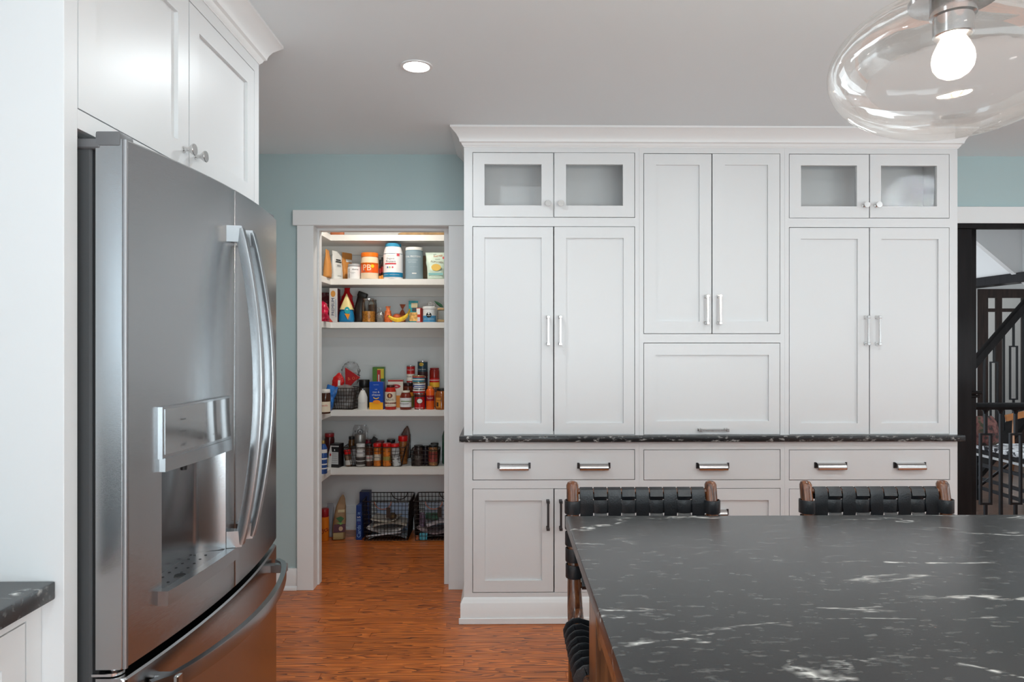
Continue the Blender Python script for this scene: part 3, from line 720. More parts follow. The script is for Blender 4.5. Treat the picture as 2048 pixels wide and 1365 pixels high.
for a, b in zip(cols, cols[1:]): mb.bm.faces.new((a[0], b[0], b[1], a[1]))
mb.build('dispenser_recess', 'handle_steel', ld, world=True, smooth=50)
mb = MB(); mb.prism([(surf(DY0 + (DY1 - DY0) * i / 8) + .018, DY0 + (DY1 - DY0) * i / 8) for i in range(9)] + [(-.798, DY1 - .03), (-.805, (DY0 + DY1) / 2), (-.798, DY0 + .03)], lambda p, q, t: (p, q, t), HZ0, HZ0 + .004)
mb.build('drip_tray', 'steel_dark', ld, world=True)
mb = MB()
for i in range(7): 
    for s_ in (0, 1): mb.lathe([(.0035, HZ0 + .004), (.003, HZ0 + .0052)], 8, cx=-.775 + .028 * s_, cy=DY0 + .045 + i * .032)
mb.lathe([(.013, HZ0 + .004), (.012, HZ0 + .0055)], 16, cx=-.742, cy=1.575)
mb.build('drain_holes', 'rubber', ld, world=True)['kind'] = 'stuff'
mb = MB().box(-.775, -.766, DY0 + .012, DY0 + .050, .985, 1.10, .003); mb.build('water_paddle', C(150, 150, 150, .4), ld, world=True)
mb = MB().lathe([(.007, 1.080), (.009, 1.100)], 12, cx=-.745, cy=1.60); mb.build('spout', 'rubber', ld, world=True)
def onpanel(x, z): return (surf(x) + .0119, x, z)
ink = C(60, 60, 62, .5)
for s_, yy, z, h in (('Freezer', 1.545, 1.205, .0045), ('Hot Water', 1.545, 1.178, .0042), ('Lock', 1.545, 1.148, .006), ('Water', 1.615, 1.152, .0045), ('Light', 1.68, 1.152, .0045)):
    text(ld, s_, ink, yy, z, height=h, fn=lambda x, z_: Vector(onpanel(x, z_)) - Vector(top_loc(fr)))
# hinges
MB().box(-1.02, -.805, FY0 - .002, FY0 + .055, 1.765, 1.785, .003).box(-.815, -.765, FY0 - .003, FY0 + .050, 1.770, 1.800, .006, 2).box(-.98, -.86, FY0, FY0 + .05, 1.783, 1.793, .003).build('hinge_cover', 'hinge', fr, world=True)
MB().box(-1.02, -.805, FY1 - .055, FY1 + .002, 1.765, 1.785, .003).box(-.815, -.765, FY1 - .050, FY1 + .003, 1.770, 1.800, .006, 2).build('hinge_cover', 'hinge', fr, world=True)
MB().lathe([(.020, .706), (.020, .712), (.010, .714), (.010, .721)], 16, cx=-.790, cy=FY0 + .024).box(-.826, -.79, FY0 + .004, FY0 + .03, .706, .711).build('hinge', 'steel_smooth', fr, world=True)

# ------------------------------------------------------------------ island
IX0, IY1, IZ = .162, 1.785, .922
isl = MB().box(IX0, 2.35, 0.42, IY1, IZ - .030, IZ, .0035, 2).build('island_top', 'granite')
tag(isl, 'large dark stone island top with white veins in the right foreground', 'countertop')
ib = thing('kitchen_island', 'brown stained wooden island base under the dark stone top', 'island', (1.2, 1.0, 0))
BX0, BY1 = .190, 1.512
MB().box(BX0 + .025, 2.30, .50, BY1 - .03, .09, IZ - .0306).box(BX0 + .08, 2.25, .56, BY1 - .1, .0006, .09).build('carcass', 'island_wood', ib, world=True)
MB().box(BX0, BX0 + .11, BY1 - .11, BY1, .0006, IZ - .0306, .002).build('corner_post', 'island_wood', ib, world=True)
MB().box(2.2, 2.31, BY1 - .11, BY1, .0006, IZ - .0306, .002).build('corner_post', 'island_wood', ib, world=True)
MB().box(BX0, BX0 + .11, .48, .59, .0006, IZ - .0306, .002).build('corner_post', 'island_wood', ib, world=True)
MB().box(BX0 + .003, BX0 + .024, .59, BY1 - .11, .776, IZ - .0306, .001).build('side_rail', 'island_wood', ib, world=True)
MB().box(BX0 + .003, BX0 + .024, .59, BY1 - .11, .09, .20, .001).build('side_rail', 'island_wood', ib, world=True)

# ------------------------------------------------------------------ stools
def make_stool(X0, label):
    """frame of bent wood with woven black leather back and seat; local origin on the floor between the rear posts"""
    W = .430; t = thing('counter_stool', label, 'stool', (X0 + W / 2, 1.88, 0.0006), group=None)
    h = W / 2
    def back_y(z): return .072 * max(0, (z - .62)) / .36                    # lean of the back
    sides = (-1, 1)
    for s_ in sides:
        x = s_ * (h - .017)
        pts = [(x, back_y(.955), .955), (x, back_y(.87), .87), (x, back_y(.77), .77), (x, back_y(.69) , .69), (x, -.004, .648), (x, -.022, .622), (x, -.055, .607), (x, -.12, .602), (x, -.36, .600)]
        MB().tube(pts, [.017, .018, .018, .019, .021, .022, .020, .018, .017], 12).loft([(.955, .0175, .0165, x, back_y(.955)), (.968, .0172, .016, x, back_y(.965)), (.976, .013, .012, x, back_y(.972)), (.979, .006, .005, x, back_y(.975))], 12).build('side_frame', 'walnut', t)
        MB().tube([(x, .004, .63), (x, .012, .45), (x, .03, .002)], [.019, .017, .013], 10).build('leg', 'walnut', t)
        MB().tube([(x, -.335, .600), (x, -.335, .45), (x, -.345, .002)], [.018, .017, .013], 10).build('leg', 'walnut', t)
        MB().tube([(x, .02, .30), (x, -.34, .30)], .010, 8).build('stretcher', 'walnut', t)
    MB().tube([(-h + .017, -.342, .22), (h - .017, -.342, .22)], .011, 8).build('stretcher', 'walnut', t)
    MB().tube([(-h + .017, .02, .34), (h - .017, .02, .34)], .010, 8).build('stretcher', 'walnut', t)
    MB().tube([(-h + .02, back_y(.950), .950), (h - .02, back_y(.950), .950)], .0085, 8).build('back_rail', 'walnut', t)
    MB().tube([(-h + .02, back_y(.70), .70), (h - .02, back_y(.70), .70)], .0085, 8).build('back_rail', 'walnut', t)
    MB().tube([(-h + .02, -.345, .602), (h - .02, -.345, .602)], .0085, 8).build('seat_rail', 'walnut', t)
    MB().tube([(-h + .02, -.03, .602), (h - .02, -.03, .602)], .0085, 8).build('seat_rail', 'walnut', t)
    # vertical back straps, woven over and under the horizontal ones
    NV = 9; pitch = (W - .072) / NV; zs = [.9085 - .0425 * i for i in range(5)]
    for k in range(NV):
        x = -h + .036 + pitch * (k + .5); side = 1 if k % 2 == 0 else -1; pts = []
        pts.append((x, back_y(.93) + .0125 , .925)); pts.append((x, back_y(.955) + .009, .955)); pts.append((x, back_y(.96), .9605)); pts.append((x, back_y(.955) - .009, .955))
        pts.append((x, back_y(.94) - .0115 * 1, .938))
        for i, z in enumerate(zs):
            s2 = side * (1 if i % 2 == 0 else -1)
            for dz in (.0135, -.0135): pts.append((x, back_y(z + dz) - .0042 * s2, z + dz))
        pts.append((x, back_y(.70) - .0095, .70)); pts.append((x, back_y(.69), .6895)); pts.append((x, back_y(.70) + .0095, .70)); pts.append((x, back_y(.72) + .0105, .72))
        MB().tube(pts, 0, flat=(.0183, .0013), up=(0, 0, 1)).build('back_strap', 'leather', t)
        st = MB()
        for e in (-1, 1):
            for q in range(14):
                z = .945 - q * .0034 if side > 0 else .945 - q * .0018
                st.box(x + e * .0145 - .0004, x + e * .0145 + .0004, back_y(z) - .0085 if side > 0 else back_y(z) - .0128, back_y(z) - .0135, z, z - .0012)
    for i, z in enumerate(zs):                                             # horizontal straps wrap round both posts
        def hp(yoff, fr_):
            pts = []
            for k in range(NV):
                x = -h + .036 + pitch * (k + .5); side = (1 if k % 2 == 0 else -1) * (1 if i % 2 == 0 else -1)
                for dx in (-.0140, .0140): pts.append((x + dx, back_y(z) + .0042 * side, z))
            return pts
        core = hp(0, 0); R = .0225
        la = [(-h + .017 + R * math.cos(a), back_y(z) + R * math.sin(a), z) for a in [math.radians(q) for q in (50, 80, 110, 140, 170, 200, 230, 260, 290, 310)]]
        ra = [(h - .017 + R * math.cos(a), back_y(z) + R * math.sin(a), z) for a in [math.radians(q) for q in (230, 250, 280, 310, 340, 370, 400, 430, 460, 490)]]
        MB().tube(la + core + ra, 0, flat=(.0185, .0013), up=(1, 0, 0)).build('back_strap', 'leather', t)
    # seat: straps across wrap the side rails, straps along wrap the front and rear rails
    NS = 8; 
    for k in range(NS):
        yy = -.060 - .0375 * k; R = .0215
        pts = [(-h + .017 + R * math.cos(a), yy, .602 + R * math.sin(a)) for a in [math.radians(q) for q in (290, 260, 230, 200, 170, 140, 110, 90)]]
        for j in range(NV):
            x = -h + .036 + pitch * (j + .5); sd = 1 if (j + k) % 2 == 0 else -1
            pts.append((x, yy, .612 - .012 * math.sin(PI * (j + .5) / NV) + .002 * sd))
        pts += [(h - .017 + R * math.cos(a), yy, .602 + R * math.sin(a)) for a in [math.radians(q) for q in (90, 70, 40, 10, -20, -50, -80, -110)]]
        MB().tube(pts, 0, flat=(.0172, .0013), up=(0, 1, 0)).build('seat_strap', 'leather', t)
    for j in range(NV):
        x = -h + .036 + pitch * (j + .5); sag = .012 * math.sin(PI * (j + .5) / NV)
        pts = [(x, -.018, .60), (x, -.026, .6125)]
        for k in range(NS):
            sd = -1 if (j + k) % 2 == 0 else 1
            pts.append((x, -.060 - .0375 * k, .612 - sag + .002 * sd))
        pts += [(x, -.345, .6125), (x, -.357, .602), (x, -.350, .592)]
        MB().tube(pts, 0, flat=(.0178, .0013), up=(0, 0, 1)).build('seat_strap', 'leather', t)
    return t
make_stool(.180, 'woven black leather counter stool tucked under the left corner of the island')
make_stool(.850, 'woven black leather counter stool behind the island in front of the right-hand cabinet')

# ------------------------------------------------------------------ ceiling downlights and the globe pendant
def downlight(x, y_, label, power=CAN_POWER, col=(.88, .965, 1.0)):
    t = thing('ceiling_light', label, 'downlight', (x, y_, CEIL - .0004), group=None)
    MB().lathe([(.049, -.002), (.049, -.004), (.060, -.004), (.061, -.001), (.061, 0), (.049, 0)], 40, cap0=False, cap1=False).build('trim_ring', 'trim', t)
    MB().lathe([(.049, -.0032), (.049, -.0012)], 36).build('lens', 'lamp_lens', t)
    a = area('downlight_glow', (x, y_, CEIL - .0045), (0, 0, 0), .09, .09, power, col, 'DISK'); 
    return t
downlight(PX(833, 2.585), 2.585, 'round recessed ceiling light, lit, near the fridge crown moulding', 5)
for x, y_, lb_ in ((1.35, 1.92, 'added recessed ceiling light above the right end of the island, out of view'), (2.9, 1.92, 'added recessed ceiling light before the hall opening, out of view'), (-.33, .7, 'added recessed ceiling light above the left aisle, out of view'), (-.33, -1.2, 'added recessed ceiling light behind the viewer by the left run, out of view'), (1.6, -1.2, 'added recessed ceiling light behind the viewer near the middle, out of view'), (3.3, .2, 'added recessed ceiling light above the far right aisle, out of view')):
    downlight(x, y_, lb_, 3 if x < 0 else CAN_POWER)  # extra unseen ceiling lights, added to brighten the room
downlight(-.75, 4.30, 'pantry ceiling light, out of view', PANTRY_POWER, col=(1, .90, .78))
GX, GY, GZ, GA, GC = .6972, 1.05, 1.8086, .1781, .1065
pen = thing('globe_pendant', 'wide clear glass globe pendant with a lit filament bulb, above the island', 'pendant lamp', (GX, GY, GZ - GC))
prof = []
for i in range(41):
    t = -PI / 2 + i / 40 * (PI / 2 + 1.24)
    prof.append((max(.0006, GA * math.cos(t)), GC + GC * math.sin(t)))
MB().lathe(prof, 72, cap0=True, cap1=False).build('globe', 'globe', pen, smooth=80)
zt_ = prof[-1][1]; rt_ = prof[-1][0]
MB().lathe([(rt_ + .003, zt_ - .004), (rt_ + .004, zt_ + .003), (rt_ - .004, zt_ + .012), (.030, zt_ + .016), (.012, zt_ + .05), (.009, zt_ + .09)], 36).build('cap', 'steel_smooth', pen)
MB().lathe([(.026, .150), (.028, .152), (.028, .180), (.032, .182), (.032, .205)], 28).build('socket', 'steel_smooth', pen)
MB().lathe([(.0045, zt_ + .08), (.0045, CEIL - GZ + GC - .02)], 12).lathe([(.06, CEIL - GZ + GC - .022), (.062, CEIL - GZ + GC - .004), (.05, CEIL - GZ + GC - .001)], 32).build('rod', 'steel_smooth', pen)
bz = 1.787 - (GZ - GC)
bprof = [(.001, 0), (.012, .0015), (.021, .007), (.0275, .016), (.0300, .028), (.0285, .040), (.023, .053), (.017, .064), (.0145, .073), (.014, .084)]
bl = MB().lathe([(r_, bz + z) for r_, z in bprof], 32, cap1=False).build('bulb', 'bulbglass', pen, smooth=80)
mb = MB()
for k in range(4):
    a = PI / 4 + k * PI / 2; mb.tube([(.011 * math.cos(a), .011 * math.sin(a), bz + .018), (.004 * math.cos(a), .004 * math.sin(a), bz + .066)], .0016, 8)
mb.build('filament', 'filament', bl)
MB().lathe([(.006, bz + .060), (.004, bz + .075), (.010, bz + .084)], 12).build('stem', 'bulbglass', bl)
l = bpy.data.lights.new('bulb_light', 'POINT'); l.energy = 8; l.color = (1, .90, .78); l.shadow_soft_size = .022
o = bpy.data.objects.new('bulb_light', l); COL.objects.link(o); o.location = (GX, GY, GZ - GC + bz + .035)

pen_added = pen.copy(); COL.objects.link(pen_added); pen_added.location.x += 1.05  # unseen copy of the pendant, added to brighten the ceiling
tag(pen_added, 'added second clear glass globe pendant further right above the island, out of view', 'pendant lamp')
for c_ in list(pen.children):
    d_ = c_.copy(); COL.objects.link(d_); d_.parent = pen_added
    for g_ in list(c_.children):
        h_ = g_.copy(); COL.objects.link(h_); h_.parent = d_
o2 = o.copy(); COL.objects.link(o2); o2.location.x += 1.05  # bulb light of the added pendant

# ------------------------------------------------------------------ the hall beyond the opening
struct('trim_5', MB().box(2.36, 4.46, WALL - .024, WALL - .001, OZ, PZ(415, WALL, 2.7), .002), 'trim', label='white head casing over the hall opening')
struct('trim_6', MB().box(OX0, OX1, WALL - .020, WALL + .025, OZ - .028, OZ - .0005), 'espresso', label='dark wooden head lining of the hall opening')
dp = MB().box(OX0 + .002, PX(1921, 3.9), WALL - .004, 3.98, .001, OZ - .029, .001)
struct('trim_7', dp, 'espresso', label='dark wooden side lining of the hall opening')
post = thing('square_post', 'dark stained square wooden post at the hall opening beside the cabinets', 'post', (PX(1935, 3.93), 3.99, 0.001))
cx_ = PX(1935, 3.93); px0, px1 = PX(1921.3, 3.93) - cx_, PX(1953, 3.93) - cx_
MB().box(px0, px1, -.06, .06, 0, CEIL - .003, .002).build('shaft', 'espresso', post)
zz = PZ(789, 3.93, 2.6)
MB().box(px0 - .001, px1 + .012, -.078, .07, zz - .020, zz - .004, .004).box(px0 - .001, px1 + .020, -.086, .075, zz, zz + .018, .005).build('collar', 'espresso', post)
# guard railing in front of the stairwell
def baluster_run(t, xs, y_, zbot, ztop_fn, k, rects, m='dark_metal', r=.0085, wd=.038):
    for i, x in enumerate(xs):
        top = ztop_fn(x); mb = MB()
        if rects[i] is None: mb.box(x - r, x + r, y_ - r, y_ + r, zbot(x), top)
        else:
            a, b = rects[i]
            mb.box(x - r, x + r, y_ - r, y_ + r, b, top); mb.box(x - r, x + r, y_ - r, y_ + r, zbot(x), a)
            mb.plate(x - wd, x + wd, a, b, [(x - wd + .014, x + wd - .014, a + .014, b - .014)], y_ - r, y_ + r)
        mb.loft([(top - .03, .012, .012, x, y_), (top - .012, .016, .016, x, y_), (top - .008, .022, .022, x, y_), (top, .024, .024, x, y_)], 12)
        mb.build('baluster', m, t, world=True)
gy = 4.50
gr = thing('guard_railing', 'black horizontal guard railing with iron balusters in the hall', 'railing', (3.3, gy, 0.001))
gz = PZ(806, gy, 3.3)
prof_r = [(-.03, 0), (-.034, .018), (-.026, .034), (-.010, .044), (.010, .044), (.026, .034), (.034, .018), (.03, 0)]
MB().prism(prof_r, lambda p, q, t: (t, gy + p, gz - .044 + q), PX(1940, gy), 4.2).build('handrail', 'espresso', gr, world=True)
MB().box(PX(1940, gy), 4.2, gy - .03, gy + .03, .06, .10, .003).box(PX(1940, gy), PX(1940, gy) + .05, gy - .03, gy + .03, .0015, .06).box(4.15, 4.2, gy - .03, gy + .03, .0015, .06).build('bottom_rail', 'espresso', gr, world=True)
xs = [PX(p, gy) for p in (1971, 2001.5, 2031, 2061, 2091, 2121, 2151)]
rz_ = (PZ(1010, gy, 3.3), PZ(867, gy, 3.3))
baluster_run(gr, xs, gy, lambda x: .098, lambda x: gz - .043, 0, [rz_ if i % 2 == 0 else None for i in range(len(xs))], wd=.041)
# sloping stair railing further back
sy_ = 7.0
def railz(x):                                                  # height of the sloping rail's top at X
    xa, xb = PX(1953, sy_), PX(2048, sy_); za, zb_ = PZ(712, sy_, xa), PZ(602, sy_, xb)
    return za + (zb_ - za) * (x - xa) / (xb - xa)
sr = thing('stair_railing', 'black sloping stair handrail with iron balusters in the hall behind', 'railing', (5.1, sy_, .001))
xa, xb = PX(1935, sy_), PX(2110, sy_)
ang = math.atan2(railz(xb) - railz(xa), xb - xa)
MB().tube([(xa, sy_, railz(xa) - .05), (xb, sy_, railz(xb) - .05)], 0, flat=(.035, .038), up=(0, 1, 0)).build('handrail', 'espresso', sr, world=True)
MB().tube([(xa, sy_ + .0, railz(xa) - 1.18), (xb, sy_, railz(xb) - 1.18)], 0, flat=(.02, .12), up=(0, 1, 0)).build('stringer', 'espresso', sr, world=True)
xs = [PX(1968.5 + 19.5 * i, sy_) for i in range(7)]
rr_ = []
for i, x in enumerate(xs):
    t_ = railz(x) - .10
    rr_.append((t_ - .80, t_ - (.17 if i == 1 else .24)) if i % 2 == 1 else None)
baluster_run(sr, xs, sy_, lambda x: railz(x) - 1.10, lambda x: railz(x) - .09, 0, rr_, wd=.043)
# walls, beam and sloped soffit of the stairwell
XW = 4.43
struct('wall_stair', MB().box(XW, XW + .1, 5.0, 9.0, 1.965, CEIL - .001), 'wall')
struct('trim_8', MB().box(XW - .05, XW + .12, 4.9, 9.0, 1.885, 1.964, .002), 'espresso', label='dark wooden beam at the foot of the white stairwell wall')
yb_ = 5.78
struct('wall_soffit', MB().prism([(PX(1935, yb_), PZ(467, yb_, 4)), (PX(2130, yb_), PZ(631, yb_, 4)), (PX(2230, yb_), PZ(631, yb_, 4)), (PX(2230, yb_), CEIL - .001), (PX(1935, yb_), CEIL - .001)], lambda p, q, t: (p, t, q), yb_, yb_ + .05), 'wall')
fy = 8.2; fX = PX(2000, fy)
dzt = PZ(578, fy, fX)
gd = [(PX(a, fy), PX(b, fy)) for a, b in ((1980, 1998), (2008, 2050), (2060, 2102))]
struct('wall_far', MB().plate(4.0, 8.1, 0, CEIL, [(PX(1957, fy), PX(2125, fy), 0, dzt)], fy + .02, fy + .12), 'wall')
holes = []
for a, b in gd:
    holes += [(a, b, PZ(617, fy, fX), PZ(596, fy, fX)), (a, b, .35, PZ(624, fy, fX))]
fd = bpy.data.objects.new('door_2', None); COL.objects.link(fd); fd['kind'] = 'structure'; fd['label'] = 'dark brown glazed door in the hall'; fd.location = (fX, fy, .001)
MB().plate(PX(1957, fy), PX(2125, fy), .001, dzt, holes, fy + .03, fy + .07).build('door_leaf', 'brown_door', fd, world=True)
for h_ in holes: MB().box(h_[0] - .003, h_[1] + .003, fy + .048, fy + .052, h_[2] - .003, h_[3] + .003).build('pane', 'glass', fd, world=True)
struct('wall_hall_right', MB().box(8.1, 8.2, 3.92, 9.5, 0, CEIL), 'wall')
struct('wall_behind_panes', MB().box(4.0, 8.1, 9.35, 9.45, 0, CEIL), mat('pane_backing_paint', (.72, .72, .70), .7, bump=.05, emit=None))  # pale wall added behind the door panes so they look bright
area('pane_fill', (7.4, 9.3, 1.4), (PI / 2, 0, PI), 1.0, 1.6, 3, (.97, .99, 1))  # added lamp, lights the space seen through the panes
area('pane_side_fill', (6.0, 8.45, 2.3), (0.5, 0, 0), 1.8, .3, 5, (.97, .99, 1))  # second added lamp behind the glazed door
# bench with a printed cushion
bz_ = .45; bxx = 4.09
bn = thing('bench', 'black framed bench with white and black printed seat pad in the hall', 'bench', (4.35, 5.3, .001))
MB().box(bxx, 4.62, 4.72, 5.92, bz_ - .035, bz_ - .004, .004).build('seat_board', 'espresso', bn, world=True)
pm = mat('printed_fabric', (.7, .7, .7), .8, bump=.2)
N_, L_ = nt(pm); nn = N_.new('ShaderNodeTexNoise'); nn.inputs['Scale'].default_value = 22; nn.inputs['Detail'].default_value = 6; tcn = N_.new('ShaderNodeTexCoord'); L_.new(tcn.outputs['Object'], nn.inputs['Vector'])
rr = ramp(N_, [(.42, (.02, .02, .025)), (.5, (.62, .62, .64)), (.7, (.75, .75, .76))]); L_.new(nn.outputs[0], rr.inputs[0]); L_.new(rr.outputs[0], N_['Principled BSDF'].inputs['Base Color'])
MB().box(bxx + .005, 4.61, 4.73, 5.91, bz_ - .0035, bz_ + .035, .012, 2).build('seat_pad', pm, bn, world=True)
MB().box(bxx - .004, bxx + .004, 4.72, 5.92, bz_ - .060, bz_ - .040).build('edge_strip', C(190, 190, 190, .4), bn, world=True)
for yy in (4.76, 5.88):
    for xx in (bxx + .03, 4.58): MB().box(xx - .02, xx + .02, yy - .02, yy + .02, 0, bz_ - .036, .002).build('leg', 'dark_metal', bn, world=True)
for z in (.30, .18, .10): MB().box(bxx + .015, bxx + .035, 4.76, 5.88, z, z + .028).build('side_bar', 'dark_metal', bn, world=True)
MB().tube([(bxx + .025, 5.86, .12), (bxx + .025, 5.45, .42)], .012, 8).build('brace', 'dark_metal', bn, world=True)
fm = mat('floral_fabric', (.1, .05, .05), .85, bump=.2)
N_, L_ = nt(fm); nn = N_.new('ShaderNodeTexNoise'); nn.inputs['Scale'].default_value = 18; nn.inputs['Detail'].default_value = 4; tcn = N_.new('ShaderNodeTexCoord'); L_.new(tcn.outputs['Object'], nn.inputs['Vector'])
rr = ramp(N_, [(.38, (.012, .014, .012)), (.47, (.10, .030, .028)), (.56, (.17, .07, .06)), (.66, (.035, .04, .02))]); L_.new(nn.outputs[0], rr.inputs[0]); L_.new(rr.outputs[0], N_['Principled BSDF'].inputs['Base Color'])
pl = MB().loft([(0, .085, .015), (.012, .105, .035), (.05, .112, .055), (.12, .112, .065), (.19, .112, .055), (.235, .105, .03), (.25, .09, .012)], 28, 3, noise_amp=.006, nscale=9).xf(Matrix.Rotation(-.15, 4, 'X')).build('throw_pillow', fm)
pl.location = (PX(1967, 5.76) + .03, 5.76, bz_ + .040); pl.rotation_euler = (0, 0, .25)
tag(pl, 'dark red floral throw pillow standing on the far end of the hall bench', 'pillow')
# spindle chair
wch = mat('orange_chair_wood', (.36, .14, .045), .35, bump=.05, var=.3, vscale=10)
ch = thing('spindle_chair', 'orange-brown wooden chair with slanting back spindles beyond the hall bench', 'chair', (5.0, 6.3, .001))
MB().tube([(-.32, 0, .66), (-.1, .03, .70), (.2, .03, .70), (.45, 0, .68)], 0, flat=(.030, .011), up=(0, 1, 0)).build('crest_rail', wch, ch)
for k in range(6): MB().tube([(-.24 + .125 * k, .015, .69), (-.33 + .115 * k, -.10, .33)], [.008, .013], 8).build('spindle', wch, ch)
MB().box(-.38, .30, -.42, -.06, .30, .335, .010, 2).build('seat', wch, ch)
for a in (-.33, .25):
    for b in (-.38, -.10): MB().tube([(a, b, .30), (a * 1.08, b, 0)], [.015, .011], 8).build('leg', wch, ch)

# ------------------------------------------------------------------ pantry shelves
SF = 4.72; SLX = -1.19
SZ = [2.113, 1.809, 1.510, 0.902, 0.498]
snames = ['topmost', 'second', 'third', 'fourth', 'lowest']
for i, z in enumerate(SZ):
    sh = thing('pantry_shelf', 'white L-shaped pantry shelf, %s of the five' % snames[i], 'shelf', (-.5, 4.87, z))
    pts = [(-1.499, 3.96), (SLX, 3.96), (SLX, SF), (0.399, SF), (0.399, PBACK - .001), (-1.499, PBACK - .001)]
    MB().prism(pts, lambda p, q, t: (p, q, t), z - .040, z).build('shelf_board', 'shelf', sh, world=True)
    MB().box(-1.498, .398, PBACK - .022, PBACK - .001, z - .104, z - .0405, .001).build('cleat', 'shelf', sh, world=True)
    MB().box(-1.499, -1.479, 3.97, PBACK - .023, z - .104, z - .0405, .001).build('side_cleat', 'shelf', sh, world=True)
E0 = .0006
def span(p0, p1, Y):
    a, b = PX(p0, Y), PX(p1, Y); return (a + b) / 2, abs(b - a)
def top(py, Y, X=-.7): return PZ(py, Y, X)

def jar(name, label, cat, p0, p1, pt, z, Y, body, lid=None, lh=.018, lr=1.0, neck=.9, shoulder=.12, group=None, labels=(), fill=None, texts=(), rz=0.0, h=None, foot=.94, ry=0.0, rx=0.0, lid2=None):
    x, w_ = span(p0, p1, Y); r = w_ / 2; h = h or (top(pt, Y, x) - z); hb = h - (lh if lid else 0)
    t = thing(name, label, cat, (x, Y, z + E0), rz, group, rx=rx, ry=ry)
    sh_ = shoulder * hb
    pr = [(r * foot, 0), (r, .012 * hb + .002), (r, hb - sh_), (r * (neck + (1 - neck) * .6), hb - sh_ * .5), (r * neck, hb - .0005)]
    MB().lathe(pr, 24).build('jar_body' if name == 'jar' else 'body', body, t)
    if fill:
        m_, f0 = fill; MB().lathe([(r * .88, .003), (r * .955, .006), (r * .955, hb * f0)], 20).build('contents', m_, t)
    if lid:
        l_ = r * lr; MB().lathe([(l_ * .97, hb), (l_, hb + .002), (l_, h - .003), (l_ * .95, h)], 24).build('lid', lid, t)
    for z0, z1, m_ in labels:
        MB().loft([(hb * z0, r + .0006, r + .0006), (hb * z1, r + .0006, r + .0006)], 20, a0=PI * 1.04, a1=PI * 1.96).build('label', m_, t)
    for s_, m_, zc, hh, cx, rot in texts:
        text(t, s_, m_, cx * r, hb * zc, height=hh, r=r, rot=rot, depth=.0012)
    return t
def boxed(name, label, cat, p0, p1, pt, z, Y, d, m, rz=0.0, group=None, panels=(), texts=(), h=None, part='carton', w_=None):
    x, ww = span(p0, p1, Y); w_ = w_ or ww; h = h or (top(pt, Y, x) - z)
    t = thing(name, label, cat, (x, Y + d / 2, z + E0), rz, group)
    MB().box(-w_ / 2, w_ / 2, -d / 2, d / 2, 0, h, .001).build(part, m, t)
    for i_, (u0, u1, v0, v1, m_) in enumerate(panels):
        MB().box(-w_ / 2 + u0 * w_, -w_ / 2 + u1 * w_, -d / 2 - .0005 - .0002 * i_, -d / 2 + .0002, v0 * h, v1 * h).build('printed_panel', m_, t)
    for s_, m_, u, v, hh, ww_, rot in texts: text(t, s_, m_, -w_ / 2 + u * w_, v * h, height=hh, width=ww_, y=-d / 2 - .0006, rot=rot)
    return t
def pouch(name, label, cat, x, Y, z, w_, h, t_, m, rz=0.0, group=None, prof=None, lean=0.0, panels=(), texts=(), na=.004, seed=1, side_lean=0.0, part='bag_body', ry=0.0):
    """standing bag: wide face towards local -Y, pinched at the top"""
    t = thing(name, label, cat, (x, Y, z + E0), rz, group, ry=ry)
    prof = prof or [(0, .92, .75), (.04, 1, 1), (.3, 1, .95), (.55, 1, .7), (.78, .99, .35), (.9, .98, .12), (1, .98, .05)]
    fs_ = sorted({p_[0] for p_ in prof} | {i_ / 14 for i_ in range(15)})
    MB().loft([(f * h, interp(prof, f, 1) * w_ / 2, interp(prof, f) * t_ / 2, side_lean * f * f * h, lean * f * f * h) for f in fs_], 34, 3.2, noise_amp=na, nscale=28, seed=seed).build(part, m, t, smooth=50)
    for u0, u1, v0, v1, m_ in panels:
        # panels follow the front of the bag
        mb = MB(); rows_ = []
        for i in range(5):
            f = v0 + (v1 - v0) * i / 4; b = interp(prof, f) * t_ / 2
            rows_.append([mb.bm.verts.new((side_lean * f * f * h + (-.5 + u0 + (u1 - u0) * j / 4) * w_, lean * f * f * h - b - .0032, f * h)) for j in range(5)])
        for a, b in zip(rows_, rows_[1:]):
            for j in range(4): mb.bm.faces.new((a[j], a[j + 1], b[j + 1], b[j]))
        mb.build('printed_panel', m_, t)
    for s_, m_, u, v, hh, rot in texts:
        b = interp(prof, v) * t_ / 2
        text(t, s_, m_, (-.5 + u) * w_ + side_lean * v * v * h, v * h, height=hh, y=lean * v * v * h - b - .0042, rot=rot)
    return t
def interp(prof, f, c=2):
    for p0, p1 in zip(prof, prof[1:]):
        if f <= p1[0]: return p0[c] + (p1[c] - p0[c]) * (f - p0[0]) / (p1[0] - p0[0])
    return prof[-1][c]
def can(name, label, p0, p1, z, Y, h, m, bands=(), texts=(), cat='can', group=None, top_m='steel_smooth', rz=0.0):
    x, w_ = span(p0, p1, Y); r = w_ / 2
    t = thing(name, label, cat, (x, Y, z + E0), rz, group)
    MB().lathe([(r * .97, 0), (r, .001), (r, .003), (r * .975, .005), (r * .975, h - .005), (r, h - .003), (r, h - .001), (r * .96, h), (r * .94, h - .003)], 24).build('can_body', top_m, t)
    MB().loft([(.005, r * .985, r * .985), (h - .005, r * .985, r * .985)], 24, cap0=False, cap1=False).build('label', m, t)
    for z0, z1, m_ in bands: MB().loft([(h * z0, r * .99, r * .99), (h * z1, r * .99, r * .99)], 24, cap0=False, cap1=False).build('label_band', m_, t)
    for s_, m_, zc, hh, cx in texts: text(t, s_, m_, cx * r, h * zc, height=hh, r=r, depth=.0008)
    return t
